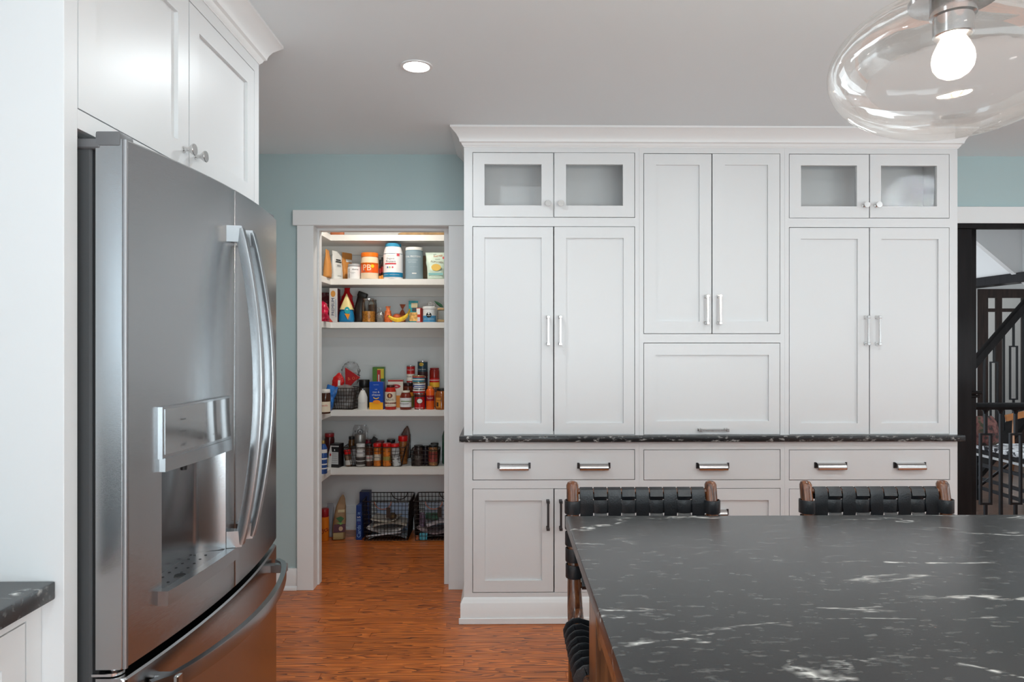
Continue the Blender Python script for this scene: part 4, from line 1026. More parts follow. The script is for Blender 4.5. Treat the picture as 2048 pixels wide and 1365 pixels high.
def disc(parent, m, cx, cz, rx_, rz_, y, r=None, name='printed_mark'):
    mb = MB(); vs = []
    for i in range(20):
        a = 2 * PI * i / 20; vs.append((cx + rx_ * math.cos(a), y if not r else 0, cz + rz_ * math.sin(a)))
    mb.poly(vs)
    if r:
        q = cx - rx_ + r * .16
        while q < cx + rx_:
            bmesh.ops.bisect_plane(mb.bm, geom=mb.bm.verts[:] + mb.bm.edges[:] + mb.bm.faces[:], plane_co=(q, 0, 0), plane_no=(1, 0, 0)); q += r * .16
        for v in mb.bm.verts: v.co = (math.sin(v.co.x / r) * (r + y), -math.cos(v.co.x / r) * (r + y), v.co.z)
    return mb.build(name, m, parent)
def tri(parent, m, pts, y, name='printed_mark'):
    mb = MB(); mb.poly([(a, y, b) for a, b in pts]); return mb.build(name, m, parent)

# palette
cWH = C(238, 238, 235); cCREAM = C(236, 224, 196); cBLK = C(22, 22, 24, .35); cRED = C(205, 22, 26, .35); cORG = C(242, 120, 20, .35)
cBLUE = C(20, 60, 150, .35); cNAVY = C(22, 42, 92, .35); cTEAL = C(30, 150, 165, .35); cKRAFT = C(206, 140, 70, .6, bump=.4); cYEL = C(248, 200, 30, .4)
cGREY = C(150, 152, 155); cSTEELB = C(120, 150, 165, .35); cMINT = C(200, 222, 210, .5); cDKRED = C(130, 18, 28, .35); cAMB = C(120, 62, 22, .2)
cGRN = C(60, 120, 50, .4); cSKY = C(70, 165, 200, .35); cINK = C(40, 40, 44); cDKBR = C(50, 30, 22, .4)
# ---- topmost shelf: only the bases show
z = SZ[0]
pouch('paper_packet', 'orange-brown paper packet on the topmost pantry shelf at the left', 'packet', span(661, 688, 4.80)[0], 4.80, z, .095, .17, .05, C(190, 110, 70, .6, bump=.4))
tx, tw = span(796, 935, 4.86)
tr = thing('wooden_tray', 'pale wooden tray on the topmost pantry shelf at the right', 'tray', (tx, 4.86, z + E0))
mwo = mat('tray_wood', (.55, .36, .18), .5, bump=.1, var=.3, vscale=20)
MB().lathe([(.0, .0)] if False else [(tw / 2 * .86, 0), (tw / 2 * .93, .006), (tw / 2, .026), (tw / 2 * .985, .028), (tw / 2 * .9, .012), (.001, .010)], 36, cap1=False).xf(Matrix.Diagonal((1, .55, 1, 1))).build('tray_body', mwo, tr)
pouch('paper_packet', 'reddish flat packet lying in the wooden tray on the topmost pantry shelf', 'packet', tx + .02, 4.86, z + .012, .30, .022, .16, C(150, 80, 50, .5), na=.001)

# ---- second shelf
z = SZ[1]; GP = None
tk = pouch('kraft_pouch', 'tan kraft stand-up pouch seen edge-on, leftmost on the second pantry shelf', 'pouch', PX(655, 4.66), 4.66, z, .11, .190, .050, cKRAFT, rz=1.62, seed=2)
pouch('white_pouch', 'white stand-up pouch with dark lettering between two tan pouches, second pantry shelf', 'pouch', PX(673.5, 4.80), 4.80, z, .10, .200, .046, C(226, 228, 226, .4, bump=.3), rz=1.12, seed=3,
      panels=((.2, .8, .60, .64, cBLK), (.25, .75, .67, .71, cBLK), (.3, .7, .50, .515, cGREY), (.3, .7, .46, .475, cGREY), (.3, .7, .12, .135, cGREY)))
pouch('kraft_pouch', 'tan kraft pouch with a small white label behind the white tablet jar, second pantry shelf', 'pouch', PX(694, 4.89), 4.89, z, .095, .200, .050, cKRAFT, rz=1.0, seed=5,
      panels=((.25, .85, .66, .76, cWH),), texts=())
j = jar('jar', 'small white supplement jar with grey lid and dark side lettering, second pantry shelf', 'jar', 695.5, 720.5, 529, z, 4.775, C(232, 232, 234, .35), C(170, 172, 176, .35), lh=.020, lr=.93, neck=.93, shoulder=.06,
    texts=(('thorne', cINK, .78, .011, .42, 0), ('CREATINE', C(60, 60, 64), .45, .010, -.62, PI / 2), ('Creatine', cGREY, .52, .007, .0, 0), ('powder', cGREY, .42, .005, .0, 0)))
j = jar('jar', 'round jar with orange lid and orange peanut butter powder label, second pantry shelf', 'jar', 722, 757, 507, z, 4.78, C(240, 215, 185, .3), cORG, lh=.030, lr=.97, neck=.93, shoulder=.22,
    labels=((.28, .72, C(240, 95, 20, .35)), (.66, .73, C(250, 150, 30, .35))), texts=(('PB', cCREAM, .51, .040, -.12, 0), ('fit', C(60, 110, 140), .36, .013, -.42, 0)))
disc(j, cYEL, .030, .088, .012, .012, .0016, r=span(722, 757, 4.78)[1] / 2)
for k, (a, b, pt_) in enumerate(((757.6, 762.5, 520), (762.5, 767.3, 515))):
    jar('spice_bottle', ('slim dark spice bottle with orange foot just right of the orange lidded jar', 'slim black spice bottle tucked against the tall white protein tub')[k], 'bottle', a, b, pt_, z, 4.83, C(50, 20, 16, .25), cBLK, lh=.03, lr=.8, neck=.6, shoulder=.2,
        labels=((.02, .26, C(235, 160, 70)), (.42, .72, C(150, 40, 40, .4))))
x, w_ = span(767, 806, 4.785)
t = jar('protein_tub', 'tall white protein powder tub with a blue lid, tallest on the second pantry shelf', 'tub', 767, 806, 488.5, z, 4.785, C(240, 238, 240, .3), C(60, 150, 190, .25), lh=.024, lr=.82, neck=.80, shoulder=.22, foot=.97,
    labels=((.06, .20, C(25, 130, 175, .35)), (.20, .78, C(246, 244, 246, .35)), (.765, .785, C(70, 110, 140))),
    texts=(('Organic', cINK, .615, .0165, -.14, 0), ('Protein', cINK, .535, .0165, -.12, 0), ('ORGAIN', C(190, 200, 170), .70, .009, -.1, 0), ('—— ———', cWH, .13, .0015, -.1, 0)))
r = w_ / 2
MB().loft([(.100, r + .0016, r + .0016), (.109, r + .0016, r + .0016)], 14, a0=PI * 1.26, a1=PI * 1.64).build('red_strip', C(205, 45, 60), t)
MB().loft([(.158, r + .0016, r + .0016), (.176, r + .0016, r + .0016)], 6, a0=PI * 1.66, a1=PI * 1.76).build('red_badge', C(225, 90, 100), t)
for cx, m_ in ((-.029, C(90, 110, 160)), (-.013, C(180, 195, 120)), (.006, C(215, 90, 100))): disc(t, m_, cx, .080, .0062, .0062, .0018, r=r)
t = jar('collagen_can', 'grey-blue round canister with white lid, right of the tall white tub', 'canister', 811, 846, 496.5, z, 4.79, cSTEELB, cWH, lh=.022, lr=1.0, neck=1.0, shoulder=.02,
    labels=((.02, .97, C(140, 160, 172, .4)),), texts=(('VITAL PROTEINS', cWH, .78, .012, -.10, 0), ('COLLAGEN', C(190, 205, 212), .66, .010, -.1, 0), ('PEPTIDES', C(190, 205, 212), .58, .010, -.1, 0), ('— ——', C(180, 196, 204), .42, .0012, .1, 0)))
r = span(811, 846, 4.79)[1] / 2
MB().loft([(.036, r + .0009, r + .0009), (.043, r + .0009, r + .0009)], 6, a0=PI * 1.46, a1=PI * 1.62).build('white_badge', cWH, t)
pouch('kraft_pouch', 'plain brown pouch half hidden behind the grey-blue canister and popcorn bag', 'pouch', span(840, 862, 4.93)[0], 4.93, z, .10, .185, .05, C(160, 130, 100, .6, bump=.3), seed=9)
x = span(851, 893, 4.78)[0]
t = pouch('popcorn_bag', 'pale mint popcorn kernel bag at the right end of the second pantry shelf', 'bag', x, 4.79, z, .142, .190, .085, C(205, 224, 210, .45, bump=.25), seed=11, prof=[(0, .78, .7), (.05, .84, 1), (.3, .88, .95), (.55, .95, .7), (.78, 1.0, .35), (.92, 1.04, .12), (1, 1.05, .05)],
    texts=(("Bob's", cINK, .45, .93, .007, .1), ('Red Mill', C(215, 120, 60), .60, .87, .013, .12), ('WHITE', C(110, 130, 120), .58, .74, .008, 0), ('POPCORN', C(120, 90, 60), .56, .64, .013, -.08), ('— ——', C(90, 110, 110), .5, .10, .0012, 0)), panels=((.16, .86, .15, .23, C(140, 195, 195)),))
disc(t, C(240, 200, 100, .5), .004, .082, .034, .024, -.0445)
disc(t, C(225, 110, 110), .055, .150, .009, .009, -.030)

# ---- third shelf
z = SZ[2]
pouch('snack_bag', 'shiny magenta red snack bag at the far left of the third pantry shelf', 'bag', PX(646, 4.55), 4.55, z, .075, .135, .06, C(190, 15, 60, .2, bump=.9), seed=21, na=.016, prof=[(0, .85, .8), (.1, 1, 1), (.5, .95, .95), (.8, .7, .6), (.92, .45, .3), (1, .2, .1)])
pouch('snack_bag', 'dark maroon snack bag standing behind the magenta one on the third pantry shelf', 'bag', PX(641, 4.86), 4.88, z, .13, .215, .06, C(90, 14, 24, .25, bump=.9), seed=22, na=.016)
x, w_ = span(657, 673, 4.74)
t = boxed('cracker_box', 'tall narrow cracker carton with vertical PREMIUM lettering, third pantry shelf', 'box', 657, 673, 577, z, 4.72, .13, C(205, 202, 200, .4), rz=.09, panels=((.78, .84, .14, .68, C(60, 120, 160)),), texts=(('PREMIUM', cNAVY, .52, .42, .125, .019, 0),) if False else ())
text(t, 'PREMIUM', cNAVY, -.003, .105, width=.118, y=-.0656, rot=PI / 2)
disc(t, C(205, 140, 60), -.002, .195, .016, .022, -.0657)
tri(t, C(205, 60, 40), [(-w_ / 2, .0), (-w_ / 2 + .026, .0), (-w_ / 2, .032)], -.0657)
MB().box(w_ / 2 - .0004, w_ / 2 + .0006, -.064, .064, .001, .233).build('side_face', C(90, 40, 50, .4), t)
pouch('snack_bag', 'tall bright red bag twisted to a narrow neck behind the blue and cream chip bag', 'bag', PX(694, 4.88), 4.88, z, .095, .248, .08, C(205, 20, 28, .22, bump=.7), seed=24, na=.008,
      prof=[(0, .85, .8), (.1, 1, 1), (.35, 1.0, 1), (.6, .95, .9), (.75, .75, .7), (.86, .45, .4), (.94, .35, .3), (1, .45, .2)])
t = pouch('chip_bag', 'blue and cream corn chip bag coming to a point, third pantry shelf', 'bag', span(679, 707, 4.775)[0], 4.78, z, .105, .195, .075, C(20, 120, 170, .28, bump=.5), seed=25, na=.003, prof=[(0, .95, .7), (.06, 1, 1), (.25, .95, .95), (.45, .78, .75), (.7, .42, .4), (.88, .18, .15), (1, .03, .03)])
mb = MB(); mb.loft([(.088, .0475, .0365), (.11, .0395, .031), (.140, .027, .021), (.172, .0135, .010), (.200, .002, .002)], 16, 3.0).build('cream_top', C(235, 215, 150, .35, bump=.4), t)
disc(t, C(30, 170, 180), .012, .082, .019, .024, -.0385); tri(t, C(240, 150, 30), [(-.006, .060), (.032, .056), (.018, .016)], -.0400)
disc(t, cWH, .012, .088, .008, .003, -.0395)
t = thing('coffee_bag', 'tall black folded coffee bag with a rolled top, third pantry shelf', 'bag', (span(710, 728, 4.86)[0], 4.87, z + E0))
MB().loft([(0, .034, .045), (.01, .037, .05), (.10, .036, .046, .002, 0), (.17, .026, .022, .008, 0), (.195, .026, .012, .014, -.004)], 20, 4, noise_amp=.003, nscale=30).build('bag_body', C(30, 16, 14, .3, bump=.4), t)
MB().loft([(-.02, .031, .017), (-.014, .036, .020), (.014, .036, .020), (.02, .031, .017)], 16, 4).xf(Matrix.Translation((.022, -.006, .196)) @ Matrix.Rotation(.35, 4, 'Y')).build('rolled_top', C(24, 20, 16, .4, bump=.3), t)
kern = mat('popcorn_kernels', (.80, .27, .03), .35, bump=1.0, bscale=60, var=.6, vscale=130)
t = jar('jar', 'glass jar half full of orange popcorn kernels with a silver lid, third pantry shelf', 'jar', 724, 751, 598, z, 4.80, 'jarglass', 'steel_smooth', lh=.012, lr=.86, neck=.86, shoulder=.10, fill=(kern, .50))
jar('jar', 'brown-filled glass jar behind the popcorn kernel jar at its right', 'jar', 736, 753.5, 600, z, 4.90, 'jarglass', C(130, 120, 110, .4), lh=.012, lr=.95, neck=.9, fill=(C(110, 62, 30, .5, bump=.5), .85))
pouch('plastic_bag', 'crumpled clear plastic bag of grey-brown seeds left of the oranges', 'bag', span(753, 767, 4.81)[0], 4.81, z, .055, .105, .05, 'plasticwrap', seed=27, na=.012, prof=[(0, .9, .8), (.2, 1, 1), (.5, .85, .9), (.7, .5, .5), (.85, .35, .3), (1, .5, .2)])
pouch('seed_heap', 'heap of grey-brown seeds inside the crumpled clear plastic bag', 'seeds', span(753, 767, 4.81)[0], 4.81, z, .046, .055, .042, C(120, 105, 90, .7, bump=.9), seed=28, na=.003, prof=[(0, .9, .9), (.5, 1, 1), (.85, .7, .7), (1, .2, .2)])
om = C(225, 110, 40, .45, bump=.5); om2 = C(205, 95, 50, .5, bump=.4)
def fruit(name, label, cat, px, py, Y, r, m, z_=None):
    X = PX(px, Y); zc = z_ if z_ is not None else top(py, Y, X)
    return tag_at(MB().loft([(-r * .92, r * .25, r * .25), (-r * .8, r * .6, r * .6), (-r * .45, r * .9, r * .9), (0, r, r), (r * .45, r * .9, r * .9), (r * .8, r * .6, r * .6), (r * .92, r * .2, r * .2)], 18, noise_amp=.001, nscale=60).build(name, m), (X, Y, zc), label, cat)
def tag_at(o, loc, label, cat, group=None):
    o.location = loc; return tag(o, label, cat, group)
pouch('net_bag', 'orange net bag twisted at the top, left of the banana', 'bag', span(769, 784, 4.83)[0], 4.83, z, .052, .115, .05, C(222, 105, 45, .4, bump=.9, var=.5, vscale=60), seed=29, na=.008, prof=[(0, .95, .9), (.2, 1, 1), (.5, .9, .95), (.68, .75, .6), (.78, .25, .3), (.88, .4, .3), (1, .7, .2)])
fruit('onion', 'orange-skinned onion behind the middle of the banana', 'onion', 794, 0, 4.87, .034, om2, z + .033)
fruit('onion', 'smaller orange-skinned onion behind the right end of the banana', 'onion', 803, 0, 4.91, .031, C(220, 120, 60, .4, bump=.3), z + .030)
pouch('net_bag', 'brown paper bag twist sticking up behind the right end of the banana', 'bag', span(799, 811, 4.955)[0], 4.955, z, .045, .135, .04, C(170, 80, 45, .6, bump=.6), seed=31, na=.005, prof=[(0, .95, .9), (.4, 1, 1), (.62, .6, .5), (.74, .15, .2), (.86, .6, .2), (1, .95, .1)])
bx_, bY = PX(794, 4.765), 4.765
bt = thing('banana', 'single ripe yellow banana lying at the front of the third pantry shelf', 'banana', (bx_, bY, z + E0))
pts = []; rad = []
for i in range(15):
    s_ = i / 14; a = -2.55 + 1.95 * s_ + .12
    pts.append((.083 * math.cos(a) * .98 + .004, 0, .083 + .019 + .080 * math.sin(a) + (.0) )); rad.append(.017 * (math.sin(PI * min(.97, max(.05, s_)))) ** .35)
zmin = min(p[2] - r_ for p, r_ in zip(pts, rad)); pts = [(p[0], p[1], p[2] - zmin) for p in pts]
MB().tube(pts, rad, 6).build('peel', mat('banana_peel', (.85, .52, .02), .4, bump=.1, bscale=40, var=.25, vscale=60), bt, smooth=70)
MB().tube([pts[-1], (pts[-1][0] + .010, 0, pts[-1][2] + .018), (pts[-1][0] + .013, 0, pts[-1][2] + .034)], [.009, .006, .005], 6).build('stem', C(170, 140, 40, .5), bt)
MB().tube([pts[0], (pts[0][0] - .003, 0, pts[0][2] + .005)], [.009, .005], 6).build('tip', C(60, 45, 20, .6), bt)
t = pouch('snack_pouch', 'teal pouch with a cream window and fruit picture, right of the banana', 'pouch', span(817, 836, 4.80)[0], 4.81, z, .068, .152, .045, C(40, 150, 160, .3, bump=.3), seed=33, na=.002, lean=0, texts=(),
    panels=((.30, .95, .68, .90, C(190, 175, 140, .4)), (.40, .98, .52, .66, C(50, 50, 56, .4)), (.12, .95, .06, .46, C(225, 165, 90, .4, var=.5, vscale=50))))
t = boxed('small_box', 'small red and white carton between the teal pouch and the white tub', 'box', 834.5, 843.5, 616.5, z, 4.785, .055, C(205, 55, 40, .4), rz=-.3, panels=((.06, .90, .55, .96, cWH), (.06, .90, .06, .36, C(215, 205, 215))), texts=())
x, w_ = span(846, 872, 4.79); r = w_ / 2
t = jar('salt_tub', 'squat white tub with a blue band and black round emblem, third pantry shelf', 'tub', 846, 872, 614, z, 4.79, C(232, 234, 236, .35), C(236, 238, 238, .3), lh=.018, lr=1.05, neck=1.0, shoulder=.02,
    labels=((.02, .50, C(70, 140, 185, .4)),), texts=(('— ——', cWH, .24, .0016, .0, 0),))
disc(t, cBLK, 0, .050, .0185, .0185, .0012, r=r); text(t, '—', cWH, 0, .047, height=.0025, width=.024, r=r, depth=.002)
fl_ = MB(); fl_.poly([(0, -.0, .052), (.007, 0, .060), (0, 0, .074), (-.007, 0, .060)]); 
for v in fl_.bm.verts: v.co.y = -(r + .0022)
fl_.build('printed_mark', cWH, t)
pouch('plastic_bag', 'crumpled clear bag lying on top of the squat white tub', 'bag', x + .012, 4.79, z + .108, .06, .035, .05, 'plasticwrap', seed=35, na=.014, prof=[(0, .9, .9), (.4, 1, 1), (.8, .6, .6), (1, .3, .3)])
t = jar('jar', 'clear glass jar with bamboo lid, right end of the third pantry shelf', 'jar', 873.5, 900, 617, z, 4.79, 'jarglass', mwo, lh=.014, lr=.92, neck=.92, shoulder=.06, fill=(C(225, 190, 140, .7, bump=.5), .22))
lf = MB().loft([(0, .003, .004), (.02, .011, .004), (.05, .009, .003), (.075, .001, .001)], 10).xf(Matrix.Rotation(-.95, 4, 'Y')).build('packet_corner', C(25, 80, 50, .4))
lf.location = (PX(886, 4.79), 4.79, z + .1075); tag(lf, 'narrow dark green packet lying across the bamboo lid of the clear jar', 'packet')

# ---- fourth shelf
z = SZ[3]
x, w_ = span(640, 661, 4.55)
t = jar('jar', 'hazelnut spread jar with white lid at the far left of the fourth pantry shelf', 'jar', 640, 661, 779.5, z, 4.52, C(70, 36, 22, .15), C(235, 232, 228, .35), lh=.022, lr=.92, neck=.92, shoulder=.15,
    labels=((.08, .58, C(236, 222, 200, .4)),), texts=(('nutella', cRED, .40, .011, .1, 0),))
wire_m = C(52, 38, 30, .45, .4)
def basket(name, label, x, Y, z, wb, wt_, db, dt, h, m, nx, ny, nz, wr=.0017, rim=.003, rz=0.0, handle=None, hm=None):
    t = thing(name, label, 'basket', (x, Y, z + E0), rz)
    def pt(u, v, f):   # u,v in -1..1
        return (u * (wb + (wt_ - wb) * f) / 2, v * (db + (dt - db) * f) / 2, wr + f * (h - wr))
    mb = MB()
    def line(a, b):
        mb.tube([a, b], wr, 4)
    for i in range(nx + 1):
        u = -1 + 2 * i / nx
        for v in (-1, 1): line(pt(u, v, 0), pt(u, v, 1))
        line(pt(u, -1, 0), pt(u, 1, 0))
    for j_ in range(ny + 1):
        v = -1 + 2 * j_ / ny
        for u in (-1, 1): line(pt(u, v, 0), pt(u, v, 1))
        line(pt(-1, v, 0), pt(1, v, 0))
    for k in range(1, nz):
        f = k / nz
        mb.tube([pt(-1, -1, f), pt(1, -1, f), pt(1, 1, f), pt(-1, 1, f)], wr, 4, closed=True)
    o = mb.build('wire_grid', m, t, smooth=0); o['kind'] = 'stuff'
    c = [pt(-1, -1, 1), pt(1, -1, 1), pt(1, 1, 1), pt(-1, 1, 1)]
    MB().tube(rounded(c, .02), rim, 6, closed=True).build('rim', m, t)
    if handle:
        for vy, hx in handle:
            y_ = vy * dt / 2 - .004 * (1 if vy < 0 else -1)
            pts = [(hx + .058 * math.cos(a), y_, h + .052 * math.sin(a) * 1.0) for a in [PI + PI * i / 12 for i in range(13)]]
            MB().tube(pts, .0026, 6).build('handle', hm if vy < 0 else C(60, 40, 36, .4, .6), t)
    return t
def rounded(c, r):
    out = []; n = len(c)
    for i in range(n):
        p, a, b = Vector(c[i]), Vector(c[i - 1]), Vector(c[(i + 1) % n])
        da, db_ = (a - p).normalized() * r, (b - p).normalized() * r
        for k in range(4):
            t_ = k / 3; out.append(tuple((p + da) * (1 - t_) ** 2 + p * 2 * t_ * (1 - t_) + (p + db_) * t_ ** 2))
    return out
x, w_ = span(660, 716, 4.80)
basket('wire_basket', 'brown wire basket full of bags on the fourth pantry shelf', x, 4.83, z, .155, .205, .13, .17, .150, wire_m, 10, 8, 6, rz=-.12)
bgm = mat('grey_bag_plastic', (.20, .19, .19), .3, bump=.9, bscale=40, var=.5, vscale=12)
pouch('plastic_bag', 'crumpled dark grey plastic bag filling the brown wire basket', 'bag', x - .004, 4.825, z + .004, .140, .168, .12, bgm, seed=41, na=.012, prof=[(0, .85, .85), (.1, 1, 1), (.6, 1.05, 1.1), (.85, 1.0, 1.0), (.95, .7, .7), (1, .3, .3)])
t = pouch('candy_bag', 'bright red and white candy bag sticking out of the brown basket at the left', 'bag', span(662, 688, 4.80)[0], 4.81, z + .150, .085, .105, .04, C(200, 30, 30, .25, bump=.6), seed=42, na=.006, side_lean=.1, prof=[(0, .8, .8), (.4, 1, 1), (.7, .75, .8), (.9, .4, .3), (1, .15, .1)], panels=((.55, .75, .1, .5, cWH),))
t = thing('candy_bag', 'dark red triangular candy bag with orange print leaning out of the brown basket', 'bag', (span(689, 720, 4.80)[0], 4.82, z + .168))
mb = MB(); F0 = [(-.054, .125), (-.052, .0), (-.020, -.012), (.015, .030), (.054, .052), (.020, .075)]
mb.prism(F0, lambda p, q, tt: (p, tt, q), -.006, .006); bmesh.ops.bevel(mb.bm, geom=mb.bm.edges[:], offset=.003, segments=2, affect='EDGES'); mb.build('bag_body', C(165, 20, 26, .3, bump=.5), t)
text(t, '&', C(215, 110, 70), -.026, .045, height=.022, y=-.0068, rot=.3); text(t, 'O', C(215, 110, 70), .006, .048, height=.020, y=-.0068, rot=.3); text(t, '/', C(215, 110, 70), .028, .050, height=.018, y=-.0068)
pouch('plastic_bag', 'tall clear crinkled plastic bag rising behind the red candy bags', 'bag', span(683, 722, 4.9)[0], 4.885, z + .165, .125, .165, .05, 'plasticwrap', seed=44, na=.016, prof=[(0, .7, .8), (.4, 1, 1), (.7, .95, .7), (.9, .8, .3), (1, .5, .1)])
pouch('candy_bag', 'blue foil packet at the left edge of the brown basket, above the spread jar', 'bag', span(641, 664, 4.74)[0] , 4.72, z + .001, .075, .175, .05, C(40, 110, 190, .2, bump=.7, var=.5, vscale=30), seed=45, na=.008, ry=.30)
# shaker and black lidded jar
jar('jar', 'dark jar with a square black lid behind the white salt shaker', 'jar', 718, 739, 760, z, 4.90, C(70, 66, 60, .3), cBLK, lh=.055, lr=1.0, neck=.95, shoulder=.05)
t = jar('salt_shaker', 'tapered clear and white shaker in front of the black lidded jar', 'shaker', 716, 735, 778, z, 4.775, C(225, 225, 222, .35), 'steel_smooth', lh=.010, lr=.35, neck=.36, shoulder=.38, texts=(('— —', cGREY, .36, .0012, 0, 0),))
# blue pasta box
x, w_ = span(739, 767, 4.77)
t = boxed('pasta_box', 'blue and yellow macaroni cheese box on the fourth pantry shelf', 'box', 739, 767, 764.5, z, 4.765, .045, C(20, 75, 180, .35), rz=-.10, panels=((0.002, .998, .002, .26, C(250, 175, 30, .4)),))
text(t, 'mac &', cWH, .0, .122, height=.013, y=-.0236); text(t, 'cheese', cWH, .0, .103, height=.015, y=-.0236); text(t, 'kraft', cWH, 0, .141, height=.006, y=-.0236); text(t, 'original flavor', C(190, 210, 240), 0, .172, height=.007, y=-.0236)
mb = MB(); pts = [(.020 * math.cos(a), -.0245, .088 + .012 * math.sin(a)) for a in [PI * 1.1 + PI * .8 * i / 8 for i in range(9)]]; mb.tube(pts, .003, 5).build('printed_mark', C(250, 200, 60), t)
disc(t, C(252, 150, 30), .004, .052, .027, .014, -.0240, name='printed_bowl')
t = boxed('candy_box', 'tall green and yellow candy box with a red oval, behind the blue pasta box', 'box', 745, 768, 735, z, 4.885, .055, C(85, 135, 45, .4), panels=((.42, .98, .3, .96, C(235, 205, 60)), (.40, .70, .3, .93, C(205, 45, 40)), (.70, .98, .28, .72, C(40, 110, 80))))
text(t, '——', cWH, .004, .195, width=.085, height=.007, y=-.0292, rot=PI / 2)
x, w_ = span(770, 793, 4.78)
t = jar('jar', 'red pasta sauce jar with a cream label, fourth pantry shelf', 'jar', 770, 792.5, 770.5, z, 4.78, C(180, 35, 20, .15), C(70, 26, 22, .3), lh=.016, lr=.72, neck=.70, shoulder=.20,
    labels=((.14, .80, C(232, 218, 196, .5)), (.26, .33, C(170, 60, 50))), texts=(("RAO'S", cINK, .45, .014, 0, 0), ('HOMEMADE', C(120, 60, 50), .20, .005, 0, 0)))
disc(t, C(110, 40, 24), 0, .098, .019, .017, .0012, r=w_ / 2); disc(t, C(225, 160, 90), 0, .098, .006, .012, .0018, r=w_ / 2)
t = boxed('pasta_box', 'white and orange spaghetti box with a red top edge, behind the red sauce jar', 'box', 776, 806, 760.5, z, 4.86, .05, C(226, 218, 205, .4), panels=((0, 1, .94, 1, C(170, 35, 35)), (.5, .98, .02, .45, C(235, 150, 60)),))
disc(t, C(185, 30, 50), 0, .155, .036, .015, -.0258); text(t, 'barilla', cWH, 0, .155, height=.010, y=-.0262)
jar('jar', 'dark amber jar with an orange band, under the red soup can', 'jar', 804.5, 828, 766.2, z, 4.89, C(80, 32, 16, .15), C(40, 22, 24, .3), lh=.022, lr=.82, neck=.85, shoulder=.12, labels=((.55, .72, C(225, 140, 40)), (.05, .55, C(120, 110, 50))))
zt2 = PZ(766.2, 4.89, -.7)
can('soup_can', 'red and white soup can standing on the dark amber jar', 813, 830, zt2 + .0005, 4.89, .121, C(190, 24, 26, .35), bands=((.10, .52, C(225, 220, 210)), (.02, .12, C(160, 24, 28))), texts=(("Campbell's", cWH, .76, .0125, 0), ('—', cINK, .36, .0025, -.35)))
x, w_ = span(800, 823, 4.78)
t = jar('jar', 'round salsa jar with a white label and pale lid, fourth pantry shelf', 'jar', 800, 823, 782, z, 4.775, C(120, 40, 24, .15), C(225, 220, 205, .35), lh=.013, lr=.72, neck=.72, shoulder=.28,
    labels=((.16, .70, C(228, 230, 232, .5)),), texts=(('——', cINK, .36, .0025, -.3, 0), ('—', C(120, 150, 100), .5, .006, .4, 0)))
can('coconut_can', 'red coconut milk can at the foot of the front can stack', 829, 850, z, 4.785, .1095, C(190, 18, 24, .35), texts=(('coconut milk', cWH, .12, .008, -.05), ('—', C(60, 40, 36), .86, .012, 0)))
ccan = [o for o in bpy.data.objects if o.name.startswith('coconut_can')][0]
disc(ccan, C(60, 40, 34), .002, .060, .021, .019, .0010, r=span(829, 850, 4.785)[1] / 2); disc(ccan, C(238, 240, 236), .004, .060, .018, .0155, .0016, r=span(829, 850, 4.785)[1] / 2)
can('tuna_can', 'short red and white tuna can on top of the red coconut milk can', 825.5, 850.5, z + .1107, 4.785, .030, C(176, 28, 34, .35), bands=((.60, .9, cWH),))
can('tuna_can', 'short blue and white tuna can, second from the top of the front can stack', 826, 851, z + .1420, 4.785, .044, C(24, 66, 150, .35), bands=((.68, .93, cWH), (.05, .25, C(220, 225, 230))), texts=(('—', cWH, .45, .006, .3),))
can('tuna_can', 'short teal and red tuna can, top of the front can stack', 824.5, 849.5, z + .1873, 4.785, .048, C(50, 130, 155, .35), bands=((.72, .9, C(190, 60, 50)),), texts=(('—', cWH, .45, .008, .25),), top_m=C(200, 180, 140, .3, .8))
for k, (nm, lab, m_) in enumerate((('bean_can', 'navy can hidden low in the rear can stack, fourth pantry shelf', cNAVY), ('bean_can', 'dark navy can in the middle of the rear can stack', C(26, 40, 60, .35)), ('bean_can', 'dark teal black beans can on top of the rear can stack', C(36, 66, 82, .35)))):
    t = can(nm, lab, 835, 855.5, z + k * .1106, 4.90, .110, m_, texts=((('black beans', cWH, .50, .009, 0),) if k == 2 else ()), bands=(((.04, .34, C(60, 30, 34, .5, var=.6, vscale=90)),) if k == 2 else ()))
    if k == 2: disc(t, C(225, 190, 70), -.006, .090, .017, .012, .0004, r=span(835, 855.5, 4.90)[1] / 2); text(t, "BUSH'S", C(120, 60, 20), -.006, .090, height=.0065, r=span(835, 855.5, 4.90)[1] / 2, depth=.0012)
can('tomato_can', 'plain tin can behind the orange bottle, under the tall red jar', 858, 880.5, z, 4.90, .1435, C(160, 120, 90, .4), bands=((.8, .95, C(90, 60, 50)),))
jar('jar', 'tall red pepper jar with a red lid standing on the plain can', 'jar', 859, 879, 736.5, z + .1445, 4.90, C(150, 30, 18, .2), C(150, 24, 28, .3), lh=.012, lr=.92, neck=.92, shoulder=.10,
    labels=((.30, .52, C(200, 20, 20)), (.03, .30, C(240, 185, 50))), texts=(('——', cWH, .42, .004, 0, 0),))
t = jar('syrup_bottle', 'orange bottle with a dark red band, fourth pantry shelf', 'bottle', 852, 869, 773, z, 4.79, C(235, 95, 20, .3), C(240, 140, 60, .3), lh=.018, lr=.62, neck=.7, shoulder=.10,
    labels=((.42, .68, C(160, 24, 30)),), texts=(('Torani', cWH, .56, .011, 0, .08),))
t = jar('jar', 'amber honey jar with a black lid at the right end of the fourth pantry shelf', 'jar', 870.5, 896, 777, z, 4.78, C(150, 82, 26, .12), cBLK, lh=.018, lr=.75, neck=.75, shoulder=.28,
    labels=(), texts=(('RAW', cINK, .50, .011, -.3, 0),))
r = span(870.5, 896, 4.78)[1] / 2
